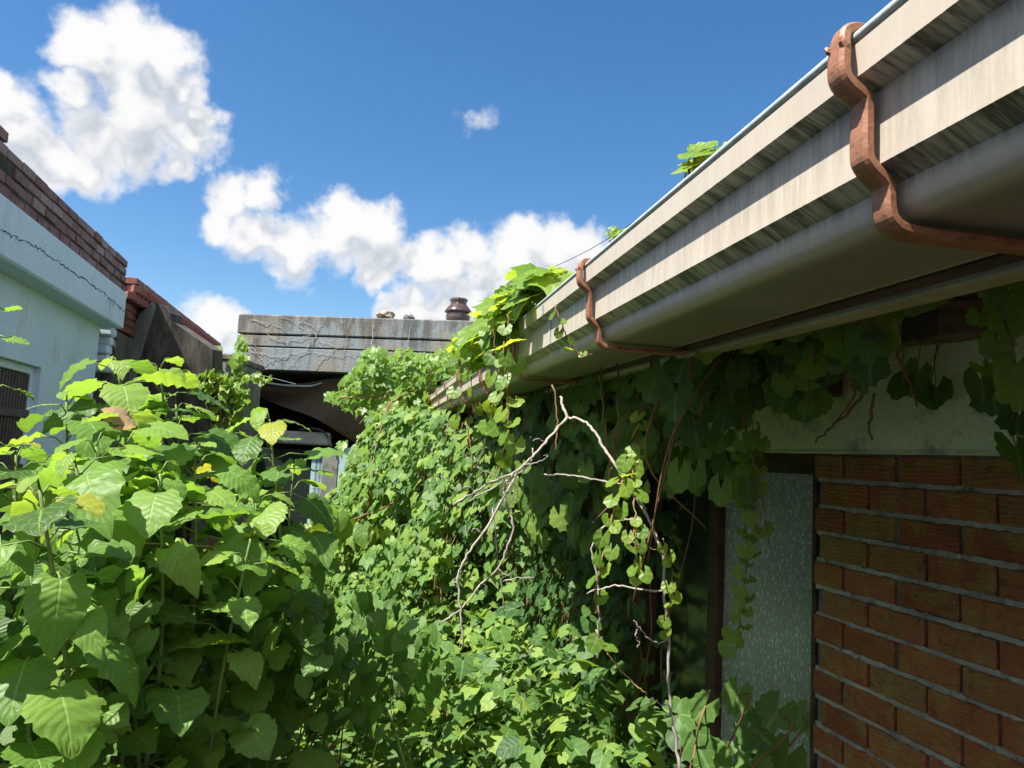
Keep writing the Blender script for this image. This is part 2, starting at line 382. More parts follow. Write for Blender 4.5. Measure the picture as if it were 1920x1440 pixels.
# ------------------------------------------------------------------ mesh helpers
class MB:
    def __init__(s): s.v = []; s.f = []; s.t = []; s.uv = None; s.smooth = False
    def add(s, verts, faces, tint=.5):
        o = len(s.v); s.v.extend([tuple(p) for p in verts]); s.f.extend([tuple(i + o for i in f) for f in faces])
        s.t.extend([tint] * len(verts) if np.isscalar(tint) else tint)
    def hexa(s, p, tint=.5):                     # p: 8 points, bottom 4 then top 4
        s.add(p, [(3, 2, 1, 0), (4, 5, 6, 7), (0, 1, 5, 4), (1, 2, 6, 5), (2, 3, 7, 6), (3, 0, 4, 7)], tint)
    def box(s, fr, a, b, tint=.5):               # fr(s,n,z) frame
        (x0, y0, z0), (x1, y1, z1) = a, b
        s.hexa([fr(x0, y0, z0), fr(x1, y0, z0), fr(x1, y1, z0), fr(x0, y1, z0), fr(x0, y0, z1), fr(x1, y0, z1), fr(x1, y1, z1), fr(x0, y1, z1)], tint)
    def bbox(s, fr, a, b, bev=.006, tint=.5):    # box with all edges chamfered
        lo = np.minimum(a, b); hi = np.maximum(a, b); bev = min(bev, .45 * float((hi - lo).min()))
        vs = []; idx = {}
        for i in (0, 1):
            for j in (0, 1):
                for k in (0, 1):
                    c = np.array([(lo, hi)[i][0], (lo, hi)[j][1], (lo, hi)[k][2]])
                    sg = np.array([1 - 2 * i, 1 - 2 * j, 1 - 2 * k]) * bev
                    for ax in range(3):
                        q = c + sg; q[ax] = c[ax]
                        idx[(i, j, k, ax)] = len(vs); vs.append(fr(*q))
        fs = []
        I = lambda i, j, k, ax: idx[(i, j, k, ax)]
        for i in (0, 1): fs.append((I(i, 0, 0, 0), I(i, 1, 0, 0), I(i, 1, 1, 0), I(i, 0, 1, 0)))
        for j in (0, 1): fs.append((I(0, j, 0, 1), I(1, j, 0, 1), I(1, j, 1, 1), I(0, j, 1, 1)))
        for k in (0, 1): fs.append((I(0, 0, k, 2), I(1, 0, k, 2), I(1, 1, k, 2), I(0, 1, k, 2)))
        for i in (0, 1):
            for j in (0, 1): fs.append((I(i, j, 0, 0), I(i, j, 1, 0), I(i, j, 1, 1), I(i, j, 0, 1)))
        for i in (0, 1):
            for k in (0, 1): fs.append((I(i, 0, k, 0), I(i, 1, k, 0), I(i, 1, k, 2), I(i, 0, k, 2)))
        for j in (0, 1):
            for k in (0, 1): fs.append((I(0, j, k, 1), I(1, j, k, 1), I(1, j, k, 2), I(0, j, k, 2)))
        for i in (0, 1):
            for j in (0, 1):
                for k in (0, 1): fs.append((I(i, j, k, 0), I(i, j, k, 1), I(i, j, k, 2)))
        s.add(vs, fs, tint)
    def tube(s, pts, r0, r1=None, n=6, tint=.5, knots=0., cap=True, wob=0.):
        pts = [np.asarray(p, float) for p in pts]
        if r1 is None: r1 = r0
        L = len(pts); vs = []; prev = None
        for i, p in enumerate(pts):
            d = pts[min(i + 1, L - 1)] - pts[max(i - 1, 0)]
            d = d / (np.linalg.norm(d) + 1e-9)
            if prev is None:
                a = np.cross(d, [.31, .2, .93]); a = a / np.linalg.norm(a)
            else:
                a = prev - d * (prev @ d); a = a / (np.linalg.norm(a) + 1e-9)
            prev = a; bb = np.cross(d, a)
            r = r0 + (r1 - r0) * i / max(L - 1, 1)
            if knots and i % 4 == 2: r *= 1 + knots
            if wob: r *= 1 + random.uniform(-wob, wob)
            for k in range(n):
                th = 2 * math.pi * k / n
                vs.append(p + (a * math.cos(th) + bb * math.sin(th)) * r)
        fs = []
        for i in range(L - 1):
            for k in range(n):
                fs.append((i * n + k, i * n + (k + 1) % n, (i + 1) * n + (k + 1) % n, (i + 1) * n + k))
        if cap:
            fs.append(tuple(range(n - 1, -1, -1))); fs.append(tuple((L - 1) * n + k for k in range(n)))
        s.add(vs, fs, tint)
    def build(s, name, mat, parent=None, smooth=False, uv=None):
        return link_mesh(name, np.array(s.v, float), s.f, mat, parent, smooth, np.array(s.t, float), uv)

BASES = {}
def base_of(o):
    b = np.zeros(3)
    while o is not None:
        b = b + np.array(o.location); o = o.parent
    return b
def link_mesh(name, v, faces, mat, parent=None, smooth=False, tints=None, uv=None):
    org = base_of(parent) if parent is not None else None
    loc = None
    if parent is None:
        lo = v.min(0); hi = v.max(0); loc = np.array([(lo[0] + hi[0]) / 2, (lo[1] + hi[1]) / 2, lo[2]]); org = loc
    me = bpy.data.meshes.new(name)
    me.from_pydata((v - org).tolist(), [], faces)
    me.materials.append(mat)
    if tints is not None:
        at = me.attributes.new('tint', 'FLOAT', 'POINT'); at.data.foreach_set('value', np.asarray(tints, np.float32))
    if uv is not None:
        ul = me.uv_layers.new(name='UVMap')
        li = np.empty(len(me.loops), np.int32); me.loops.foreach_get('vertex_index', li)
        ul.data.foreach_set('uv', np.asarray(uv, np.float32)[li].ravel())
    if smooth: me.polygons.foreach_set('use_smooth', np.ones(len(me.polygons), bool))
    me.update()
    o = bpy.data.objects.new(name, me); COL.objects.link(o)
    if parent is not None: o.parent = parent
    else: o.location = loc
    return o
def thing(name, label, cat, loc, group=None):
    o = bpy.data.objects.new(name, None); COL.objects.link(o)
    o.location = [float(x) for x in loc]; o.empty_display_size = .1
    o['label'] = label; o['category'] = cat
    if group: o['group'] = group
    return o
def tag(o, label=None, cat=None, group=None, kind=None):
    if label: o['label'] = label
    if cat: o['category'] = cat
    if group: o['group'] = group
    if kind: o['kind'] = kind
    return o
def smooth_path(pts, per=6):
    pts = [np.asarray(p, float) for p in pts]
    if len(pts) < 3:
        return [pts[0] + (pts[-1] - pts[0]) * i / per for i in range(per + 1)]
    out = []
    q = [2 * pts[0] - pts[1]] + pts + [2 * pts[-1] - pts[-2]]
    for i in range(1, len(q) - 2):
        for k in range(per):
            u = k / per
            out.append(.5 * ((2 * q[i]) + (-q[i - 1] + q[i + 1]) * u + (2 * q[i - 1] - 5 * q[i] + 4 * q[i + 1] - q[i + 2]) * u * u + (-q[i - 1] + 3 * q[i] - 3 * q[i + 1] + q[i + 2]) * u ** 3))
    out.append(pts[-1])
    return out
def sst(a, b, x):
    u = min(max((x - a) / (b - a), 0), 1); return u * u * (3 - 2 * u)
def jitter(pts, a):
    return [np.asarray(p) + RNG.normal(0, a, 3) for p in pts]

# ------------------------------------------------------------------ leaf templates (x across, y along to the tip, z up)
def tpl_mulberry(rows=15, droop=.32, fold=.22, seed=0):
    rr = random.Random(seed)
    vs = []; uv = []; fs = []
    us = (-1, -.55, 0, .55, 1)
    for i in range(rows):
        tt = i / (rows - 1)
        wd = .50 * (math.sin(math.pi * min(1, tt * .93 + .09)) ** .62) * (1 - .35 * tt) * 1.12
        if i == rows - 1: wd = .008
        if i % 2 and i < rows - 1: wd *= 1.10
        for u in us:
            x = u * wd
            lobe = -.17 * abs(u) ** 1.5 * math.exp(-tt * 5)
            y = tt + lobe + (.02 if (i % 2 == 0 and abs(u) == 1) else 0)
            z = fold * abs(x) - droop * tt * tt * 1.0 - .35 * x * x + .035 * math.sin(i * 1.9 + abs(u) * 3 + seed) * abs(u) + rr.uniform(-.012, .012)
            vs.append((x, y, z)); uv.append((u * .5, tt))
    for i in range(rows - 1):
        for k in range(4):
            fs.append((i * 5 + k, i * 5 + k + 1, i * 5 + 5 + k + 1, i * 5 + 5 + k))
    return np.array(vs), fs, np.array(uv)
def tpl_ivy(lobe=.35, teeth=.06, nout=21, cup=.25, droop=.3, ring=True, seed=0):
    """palmate leaf: stalk joins at the origin, tip towards +y"""
    rr = random.Random(seed)
    vs = [(0, 0, 0)]; uv = [(0, .0)]
    A = math.radians(158)
    outl = []
    for i in range(nout):
        th = -A + 2 * A * i / (nout - 1)
        r = .62
        for c, wd, am in ((0, .42, 1.0), (math.radians(62), .36, .72), (-math.radians(62), .36, .72), (math.radians(122), .4, .28), (-math.radians(122), .4, .28)):
            r += lobe * am * math.exp(-((th - c) / wd) ** 2)
        r *= .72
        if i % 2 == 0: r *= 1 + teeth
        else: r *= 1 - teeth
        r *= 1 + rr.uniform(-.04, .04)
        outl.append((math.sin(th) * r, math.cos(th) * r))
    rings = (.52, 1.) if ring else (1.,)
    for q in rings:
        for (x, y) in outl:
            x *= q; y *= q; rad2 = x * x + y * y
            z = cup * .5 * math.sqrt(rad2) * q - droop * max(y, 0) ** 2 - cup * rad2 * .9 + rr.uniform(-.02, .02)
            vs.append((x, y, z)); uv.append((x * .5, y * .6))
    fs = [(0, 1 + i + 1, 1 + i) for i in range(nout - 1)]
    fs = [(0, 1 + i, 2 + i) for i in range(nout - 1)]
    if ring:
        fs += [(1 + i, 1 + nout + i, 2 + nout + i, 2 + i) for i in range(nout - 1)]
    fs = [tuple(reversed(f)) for f in fs]
    return np.array(vs), fs, np.array(uv)
T_MUL = [tpl_mulberry(15, .22, .20, 1), tpl_mulberry(15, .42, .10, 2), tpl_mulberry(15, .10, .34, 3), tpl_mulberry(13, .60, .16, 4)]
T_MULS = [tpl_mulberry(8, .25, .2, 5), tpl_mulberry(8, .45, .15, 6)]
T_IVY = [tpl_ivy(.22, .07, 23, .25, .28, True, 1), tpl_ivy(.10, .06, 23, .3, .4, True, 2), tpl_ivy(.36, .05, 23, .15, .2, True, 3)]
T_LOB = [tpl_ivy(.52, .08, 23, .2, .3, True, 4), tpl_ivy(.62, .05, 21, .25, .4, True, 5)]
T_HRT = [tpl_ivy(.12, .04, 19, .35, .35, True, 6), tpl_ivy(.06, .05, 19, .2, .25, True, 7)]
T_SML = [tpl_ivy(.34, .03, 13, .3, .35, False, 8), tpl_ivy(.18, .04, 13, .25, .4, False, 9), tpl_ivy(.5, .02, 13, .3, .3, False, 10)]

class Leaves:
    def __init__(s): s.items = []
    def add(s, tpl, pos, normal, tip, size, tint):
        s.items.append((tpl, pos, normal, tip, size, tint))
    def build(s, name, mat, parent=None, stalks=None, smat='green_stem'):
        V = []; Fs = []; T = []; U = []; o = 0
        for (vs, fs, uv), pos, nrm, tip, size, tn in s.items:
            nrm = unit(nrm); tip = np.asarray(tip, float); tip = tip - nrm * (tip @ nrm)
            L = np.linalg.norm(tip)
            if L < 1e-4: tip = np.cross(nrm, [1, .3, .2]); L = np.linalg.norm(tip)
            tip = tip / L; sd = np.cross(tip, nrm)
            vs = vs * np.array([RNG.uniform(.78, 1.14), 1, RNG.uniform(.4, 1.9)]) + np.array([0, 0, 1.]) * (RNG.normal(0, .12) * vs[:, :1] * vs[:, 1:2] * 2)
            V.append(np.asarray(pos) + size * (vs[:, :1] * sd + vs[:, 1:2] * tip + vs[:, 2:] * nrm))
            Fs.extend([tuple(i + o for i in f) for f in fs]); U.append(uv); T.append(np.full(len(vs), tn)); o += len(vs)
        nl = len(Fs)
        if stalks is not None and stalks.v:
            V.append(np.array(stalks.v)); Fs.extend([tuple(i + o for i in f) for f in stalks.f]); T.append(np.full(len(stalks.v), .5)); U.append(np.zeros((len(stalks.v), 2)))
        ob = link_mesh(name, np.concatenate(V), Fs, mat, parent, True, np.concatenate(T), np.concatenate(U))
        if len(Fs) > nl:
            ob.data.materials.append(M[smat])
            mi = np.zeros(len(Fs), np.int32); mi[nl:] = 1; ob.data.polygons.foreach_set('material_index', mi)
        return ob
def rt_(a=0., b=1.): return float(RNG.uniform(a, b))
def pick(tpls): return tpls[int(RNG.integers(len(tpls)))]
def clip01(x): return min(max(x, 0.), .92)

# ------------------------------------------------------------------ ground
mb = MB(); R = 450
N = 24
mb.add([(-R, -R, 0), (R, -R, 0), (R, R, 0), (-R, R, 0)], [(0, 1, 2, 3)])
tag(mb.build('ground', M['soil']), kind='structure')

# ------------------------------------------------------------------ bricks
def brick_band(mbk, mbm, fr, s0, s1, z0, courses, bl=.19, bh=.057, j=.01, depth=.09, prot=0., jit=.0015, first=0, ends=True, chunk=.003):
    """stretcher courses; fr frame, n=0 is the face"""
    for c in range(courses):
        z = z0 + c * (bh + j)
        off = ((c + first) % 2) * (bl + j) / 2
        x = s0 - off
        while x < s1 - .02:
            a = max(x, s0); b_ = min(x + bl, s1)
            if b_ - a > .025:
                tn = float(np.clip(RNG.normal(.5, .28), 0, 1))
                n1 = prot + RNG.normal(0, jit)
                z0_, z1_ = z + RNG.normal(0, jit * .6), z + bh + RNG.normal(0, jit * .6)
                a2 = a + RNG.normal(0, jit); b2 = b_ + RNG.normal(0, jit)
                mbk.bbox(fr, (a2, n1 - depth, z0_), (b2, n1, z1_), chunk, tn)
            x += bl + j

# ------------------------------------------------------------------ left white house
lh = thing('white_house', 'white rendered house on the left with a dark brick parapet above a cracked fascia', 'house', HL(4, -1, 0))
SE = 6.22                                        # far corner along the wall
mb = MB(); mb.box(HL, (-3, -4.2, -.3), (SE - .02, -.26, 2.66)); 
# window recess: build wall as pieces around the opening
WS0, WS1, WZ0, WZ1 = 4.02, 5.0, .75, 2.12
mb = MB()
mb.box(HL, (-3, -.5, -.3), (WS0, -.16, 2.66)); mb.box(HL, (WS1, -.5, -.3), (SE - .05, -.16, 2.66))
mb.box(HL, (WS0, -.5, -.3), (WS1, -.16, WZ0)); mb.box(HL, (WS0, -.5, WZ1), (WS1, -.16, 2.66))
mb.box(HL, (-3, -4.2, -.3), (SE - .05, -.503, 2.66))
mb.build('wall', M['white_render'], lh)
mb = MB(); mb.bbox(HL, (-3, -.6, 2.575), (SE, 0, 2.878), .012); fa = mb.build('fascia', M['white_render'], lh)
mb = MB()
cr = [(-60,395),(0,430),(33,447),(67,463),(110,493),(167,530),(207,560),(238,588)]
pts = []
for (x, y) in cr: pts.append(hit(x, y, HL(0, .0, 0), NL))
pp = []
for p in smooth_path(pts, 14): pp.append(p + Z * RNG.normal(0, .006) + DL * RNG.normal(0, .004))
mb.tube(pp, .0028, .0034, 5, wob=.6)
for (x, y, l) in [(196,548,.03),(203,556,.055),(207,560,.09),(213,566,.05),(225,575,.03),(30,446,.02),(70,466,.02),(236,590,.12),(20,441,.02)]:
    q = hit(x, y, HL(0, .0, 0), NL); mb.tube([q, q - Z * l * .5 + DL * .002, q - Z * l], .0032, .0010, 5)
mb.build('crack', M['crack'], fa)
mbk, mbm = MB(), MB()
brick_band(mbk, mbm, HL, -3, SE, 2.881, 4, bl=.176, bh=.054, j=.013, prot=-.02, first=1, depth=.1, jit=.003, chunk=.004)
brick_band(mbk, mbm, HL, -3, 3.78, 2.881 + 4 * .067, 1, prot=-.02, first=0, depth=.1)
mbk.build('brick_parapet', M['parapet_brick'], lh)
mb = MB(); mb.box(HL, (-3, -.115, 2.879), (SE - .012, -.029, 2.881 + 4 * .067 - .012)); mb.build('mortar', M['dark_mortar'], lh)
wn = MB(); wn.box(HL, (WS0, -.30, WZ0), (WS1, -.285, WZ1)); wn = wn.build('window', M['glass'], lh)
mb = MB()
for (a, b_) in (((WS0, -.28, WZ0), (WS0 + .04, -.2, WZ1)), ((WS1 - .04, -.28, WZ0), (WS1, -.2, WZ1)), ((WS0 + .04, -.28, WZ1 - .05), (WS1 - .04, -.2, WZ1)), ((WS0 + .04, -.28, WZ0), (WS1 - .04, -.2, WZ0 + .05))):
    mb.bbox(HL, a, b_, .004)
mb.build('frame', M['white_render'], wn)
mb = MB()
k = 0
x = WS0 + .06
while x < WS1 - .05:
    mb.bbox(HL, (x, -.235, WZ0 + .03), (x + .024, -.205, WZ1 - .06), .004); x += .047
for z in (WZ0 + .12, 1.45, WZ1 - .33): mb.bbox(HL, (WS0 + .05, -.20, z), (WS1 - .05, -.185, z + .05), .003)
mb.build('grille', M['slat'], wn)
# broken render column at the far corner
mb = MB(); 
prev = None
for k in range(9):
    z0 = 2.22 + k * .075
    mb.bbox(HL, (SE + .06 + RNG.normal(0, .012), -.34, z0), (SE + .19 + RNG.normal(0, .015), -.10 + RNG.normal(0, .012), z0 + .072), .014)
mb.build('corner_pier', M['white_render'], lh)
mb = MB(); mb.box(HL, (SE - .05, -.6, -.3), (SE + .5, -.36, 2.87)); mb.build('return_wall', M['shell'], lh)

# ------------------------------------------------------------------ brick building beyond it
bb = thing('brick_building', 'long red brick building with a saw-tooth cornice behind the white house', 'building', HL(9, -1, 0))
def HB(s, n, z): return HL(s, n, z + (s - 6.35) * .031)
mbk, mbm = MB(), MB()
B0, B1 = 6.50, 12.0
brick_band(mbk, mbm, HB, B0, B1, 2.60, 4, prot=-.10, depth=.1)
brick_band(mbk, mbm, HB, B0, B1, 2.60 + 6 * .067 + .002, 1, prot=.0, depth=.2, first=1)
x = B0                                            # dentils set on the skew
mbk2 = MB()
while x < B1 - .05:
    for c in (0, 1):
        def HD(s, n, z, x=x, c=c):
            a = math.radians(38); ss = s * math.cos(a) - n * math.sin(a); nn = s * math.sin(a) + n * math.cos(a)
            return HB(x + ss + .05 * c, nn - .055 + .03 * c, z)
        mbk2.bbox(HD, (-.045, -.09, 2.60 + (4 + c) * .067), (.045, .045, 2.60 + (4 + c) * .067 + .060), .003, float(np.clip(RNG.normal(.5, .25), 0, 1)))
    x += .15
mbk.build('brick_facing', M['red_brick'], bb)
mbk2.build('dentil_course', M['red_brick'], bb)
mb = MB(); mb.box(HB, (B0 + .01, -.5, 2.60), (B1 - .01, -.108, 2.60 + 6 * .067)); mb.build('mortar', M['dark_mortar'], bb)
mb = MB(); mb.box(HL, (B0 + .02, -4, -.3), (B1 - .02, -.12, 2.598)); mb.build('wall', M['old_concrete'], bb)

# ------------------------------------------------------------------ concrete buttress and ledge beside it
bt = MB()
def tri(px_list, depth, thick):
    a = [P(x, y, depth) for x, y in px_list]; b_ = [p + np.array([.05, thick, .0]) for p in a]
    return a, b_
prof = [(232,668),(233,600),(250,566),(283,560),(290,570),(303,566),(318,575),(322,600),(322,640),(318,700),(316,900),(225,900)]
a = [P(x, y, 6.9) for x, y in [(226,900),(228,668),(240,630),(262,590),(283,567),(297,569),(308,573),(317,586),(321,602),(345,618),(398,655),(398,900)]]
dv = np.array([-.02, .30, .02])
n_ = len(a)
bt.add(a + [p + dv for p in a], [tuple(range(n_))] + [(i, (i + 1) % n_, n_ + (i + 1) % n_, n_ + i) for i in range(n_)] + [tuple(range(2 * n_ - 1, n_ - 1, -1))])
bo = thing('concrete_buttress', 'weathered sloping concrete buttress leaning against the far corner of the white house', 'buttress', P(275, 900, 6.9))
bt.build('body', M['shaded_concrete'], bo)
s_ = MB()
q = [(262,588),(286,566),(297,568),(283,600),(262,640),(235,672),(228,668),(240,630)]
a = [P(x, y, 6.84) for x, y in [(226,800),(228,668),(240,630),(262,590),(283,566),(288,575),(272,625),(252,690),(248,800)]]
n_ = len(a); s_.add(a + [p + np.array([0, .05, 0]) for p in a], [tuple(range(n_))] + [(i, (i + 1) % n_, n_ + (i + 1) % n_, n_ + i) for i in range(n_)])
s_.build('sloping_face', M['concrete'], bo)
lg = thing('concrete_ledge', 'dark concrete bunker with a flat pale top edge between the buttress and the shelter', 'ledge', P(360, 900, 7.6))
def HX(x, y, z): return np.array([x, y, z])
pa, pb = P(278, 655, 7.5), P(437, 663, 7.5)
zt = (pa[2] + pb[2]) / 2
mb = MB(); mb.bbox(HX, (pa[0], pa[1], zt - .07), (pb[0], pa[1] + 1.0, zt), .015); mb.build('top_slab', M['old_concrete'], lg)
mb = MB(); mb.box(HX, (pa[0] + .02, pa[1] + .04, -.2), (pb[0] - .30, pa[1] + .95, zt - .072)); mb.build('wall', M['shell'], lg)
mb = MB(); mb.bbox(HX, (pb[0] - .28, pa[1] + .01, -.2), (pb[0] - .01, pa[1] + .95, zt - .072), .012); mb.build('pillar', M['concrete'], lg)
mb = MB(); 
pc = P(340, 800, 7.3); mb.bbox(HX, (pc[0] - .35, pc[1], pc[2] - .1), (pc[0] + .30, pc[1] + .3, pc[2]), .01); mb.build('lower_shelf', M['concrete'], lg)

# ------------------------------------------------------------------ concrete shelter at the back
SD = 9.2
sh = thing('concrete_shelter', 'old grey concrete shelter with a three-band flat roof closing the yard at the back', 'shelter', np.append(P(640, 900, SD)[:2], 0))
A_ = P(447, 588, SD + .35); B_ = P(900, 619, SD)
sx = unit(np.array([B_[0] - A_[0], B_[1] - A_[1], 0])); sn = np.array([sx[1], -sx[0], 0])      # sn faces the camera
SL = np.linalg.norm((B_ - A_)[:2]) + 1.4
def HS(s, n, z): return np.array([A_[0], A_[1], 0]) + sx * s + sn * n + Z * z
zt, zb = A_[2], hit(457, 691, A_, sn)[2]
g1, g2 = hit(450, 626, A_, sn)[2], hit(450, 648, A_, sn)[2]
print('slab', zt, g1, g2, zb, SL)
mb = MB()
mb.bbox(HS, (0, -2.6, g1 + .011), (SL, 0, zt), .014); mb.bbox(HS, (.01, -2.6, g2 + .010), (SL, -.006, g1 - .010), .003); mb.bbox(HS, (.02, -2.6, zb), (SL, -.003, g2 - .010), .006)
fas = mb.build('roof_slab', M['slab'], sh)
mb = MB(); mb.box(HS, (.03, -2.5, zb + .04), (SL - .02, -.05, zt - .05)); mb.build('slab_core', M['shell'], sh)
mb = MB()
for (pts_, r) in [([(470,600),(520,612),(540,625)],.006),([(560,603),(585,612),(600,640),(640,650)],.005),([(600,620),(570,660),(540,690)],.006),([(700,606),(698,640),(690,690)],.007),([(770,612),(765,650),(775,680)],.005),
                 ([(500,625),(530,640),(580,628),(610,600)],.005),([(470,660),(520,668),(580,660),(640,668),(700,655)],.005),([(490,690),(520,672),(560,668)],.005),([(640,600),(650,630),(640,690)],.004),([(455,635),(480,660),(500,695)],.006),
                 ([(520,595),(545,600),(575,620)],.004),([(590,690),(620,660),(660,640)],.005),([(660,690),(668,700),(660,720)],.007),([(450,650),(470,640),(490,665),(530,690)],.004)]:
    q = [hit(x, y, A_ + sn * .008, sn) for x, y in pts_]
    mb.tube(jitter(smooth_path(q, 8), .006), r * .5, r * .25, 5)
mb.build('dead_tendrils', M['tendril'], fas)
# shaded space below the roof
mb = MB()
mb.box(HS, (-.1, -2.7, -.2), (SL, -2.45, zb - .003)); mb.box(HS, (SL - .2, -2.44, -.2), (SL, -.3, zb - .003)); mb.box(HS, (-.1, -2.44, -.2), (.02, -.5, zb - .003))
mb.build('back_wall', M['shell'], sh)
def pt(px, py, n=-.35): 
    h_ = hit(px, py, A_ + sn * n, sn); return (h_ - A_) @ sx, h_[2]
def sbox(mb, x0, y0, x1, y1, n, dep, bev=.008):
    s0, z1 = pt(x0, y0, n); s1, z0 = pt(x1, y1, n); mb.bbox(HS, (s0, n - dep, z0), (s1, n, z1), bev)
mb = MB(); sbox(mb, 606, 840, 616, 1120, -.35, .06); mb.build('post', M['concrete'], sh)
mb = MB(); sbox(mb, 500, 806, 616, 836, -.34, .1, .02); mb.build('shutter_box', M['grey_panel'], sh)
dr = MB(); sbox(dr, 470, 838, 604, 1120, -.42, .02); dr = dr.build('door', M['glass'], sh)
mb = MB()
for x in (586, 593, 600): sbox(mb, x, 842, x + 1.0, 1000, -.405, .012, .002)
for y in (880, 915, 950): sbox(mb, 584, y, 603, y + 1.2, -.402, .012, .002)
mb.build('bars', M['blue_panel'], dr)
mb = MB(); sbox(mb, 628, 838, 692, 1000, -.36, .03); mb.build('wall_panel', M['blue_panel'], sh)
mb = MB(); sbox(mb, 700, 838, 860, 1120, -.5, .05); mb.build('side_wall', M['dark_wood'], sh)
mb = MB(); sbox(mb, 600, 735, 860, 838, -.9, .05); mb.build('inner_beam', M['dark_wood'], sh)
# hanging brown tarpaulin under the roof
mb = MB(); NX, NY = 22, 12
pv = []
for j in range(NY + 1):
    for i in range(NX + 1):
        u, v = i / NX, j / NY
        x = 470 + 360 * u; top = 712 + 8 * math.sin(u * 9) + 6 * u
        low = 735 + 118 * min(1, u * 1.45) ** 1.1 + 4 * math.sin(u * 14)
        y = top + (low - top) * v
        pv.append(hit(x, y, A_ + sn * (-.20 - .12 * v + .06 * math.sin(u * 11 + v * 4) * v), sn))
mb.add(pv, [(j * (NX + 1) + i, j * (NX + 1) + i + 1, (j + 1) * (NX + 1) + i + 1, (j + 1) * (NX + 1) + i) for j in range(NY) for i in range(NX)])
tag(mb.build('tarpaulin', M['tarp'], None, True), 'brown tarpaulin sagging in shade under the concrete roof', 'tarpaulin')
mb = MB()
q = [hit(x, y, A_ + sn * -.16, sn) for x, y in [(490,716),(530,722),(575,724),(590,722),(603,718)]]
mb.tube(smooth_path(q, 6), .016, .008, 6); tag(mb.build('bent_pipe', M['grey_panel'], None, True), 'thin grey bent pipe lying along the tarpaulin top under the roof', 'pipe')
mb = MB()
q = [hit(x, y, A_ + sn * -.30, sn) for x, y in [(560,806),(590,804),(607,810),(617,822),(622,838)]]
mb.tube(smooth_path(q, 6), .014, .014, 6); tag(mb.build('cable', M['wire'], None, True), 'black cable looped over the shutter box of the shelter door', 'cable')
# low plank fence
fe = thing('plank_fence', 'low brown plank fence in shade below the shelter door', 'fence', HS(3.0, .5, 0))
s0, z1 = pt(556, 1062, .5); s1, _ = pt(800, 1062, .5)
mb = MB(); x = s0
while x < s1:
    mb.bbox(HS, (x, .46, .05), (x + .135, .485, z1 - .02 + RNG.normal(0, .008)), .004, rt_()); x += .142
mb.build('plank', M['fence_wood'], fe)
mb = MB(); mb.bbox(HS, (s0, .486, z1 - .1), (s1, .53, z1), .006); mb.build('rail', M['fence_wood'], fe)
mb = MB(); sm, _ = pt(602, 1062, .5); mb.bbox(HS, (sm, .531, 0), (sm + .09, .60, z1 + .15), .006); mb.build('fence_post', M['fence_wood'], fe)
# jar and rubble on the roof
jc = hit(858, 606, A_ + sn * -.5, sn); jz = zt
jr = thing('clay_jar', 'dark brown glazed clay jar with a lid standing on the concrete roof', 'jar', (jc[0], jc[1], jz))
def lathe(prof, n=40, sq=None):
    mb = MB(); vs = []; fs = []
    for (r, z) in prof:
        for k in range(n):
            th = 2 * math.pi * k / n
            vs.append((jc[0] + r * math.cos(th), jc[1] + r * math.sin(th), jz + z))
    for i in range(len(prof) - 1):
        for k in range(n): fs.append((i * n + k, i * n + (k + 1) % n, (i + 1) * n + (k + 1) % n, (i + 1) * n + k))
    mb.add(vs, fs); return mb
lathe([(0, .0), (.115, .0), (.13, .03), (.155, .09), (.160, .13), (.152, .165), (.145, .185)]).build('body', M['clay'], jr, True)
lathe([(.14, .182), (.176, .19), (.180, .20), (.172, .215), (.150, .245), (.125, .275), (.108, .295), (.102, .30)]).build('lid', M['clay'], jr, True)
lathe([(.102, .298), (.104, .335), (.118, .345), (.116, .372), (.10, .376), (0, .376)], 8).build('lid_knob', M['clay'], jr)
def rock(name, px, py, wpx, hpx, label, seed, grp=None, mat='stone'):
    rr = np.random.default_rng(seed)
    c = hit(px, py, A_ + sn * -.12, sn); sc = SD / F
    import bmesh
    bm = bmesh.new(); bmesh.ops.create_icosphere(bm, subdivisions=3, radius=1)
    dirs = rr.normal(0, 1, (14, 3)); dirs /= np.linalg.norm(dirs, axis=1)[:, None]; offs = rr.uniform(.62, .9, 14)
    vs = []
    for v in bm.verts:
        p = np.array(v.co)
        for d_, o_ in zip(dirs, offs):
            e = p @ d_ - o_
            if e > 0: p = p - d_ * e
        p = p * np.array([wpx * sc / 1.6, .12, hpx * sc / 1.4]) + rr.normal(0, .004, 3)
        vs.append(np.array([c[0], c[1], zt + hpx * sc / 2 * .9]) + p)
    fs = [tuple(x.index for x in f.verts) for f in bm.faces]; bm.free()
    mb = MB(); mb.add(vs, fs); o = mb.build(name, M[mat]); tag(o, label, 'rubble', grp)
rock('rubble', 722, 600, 36, 17, 'pale crumbling lump of rubble on the concrete roof edge, larger and left of the dark one', 3)
rock('rubble', 765, 606, 20, 10, 'small flat dark lump of rubble on the concrete roof edge, nearer the clay jar', 5, mat='concrete')

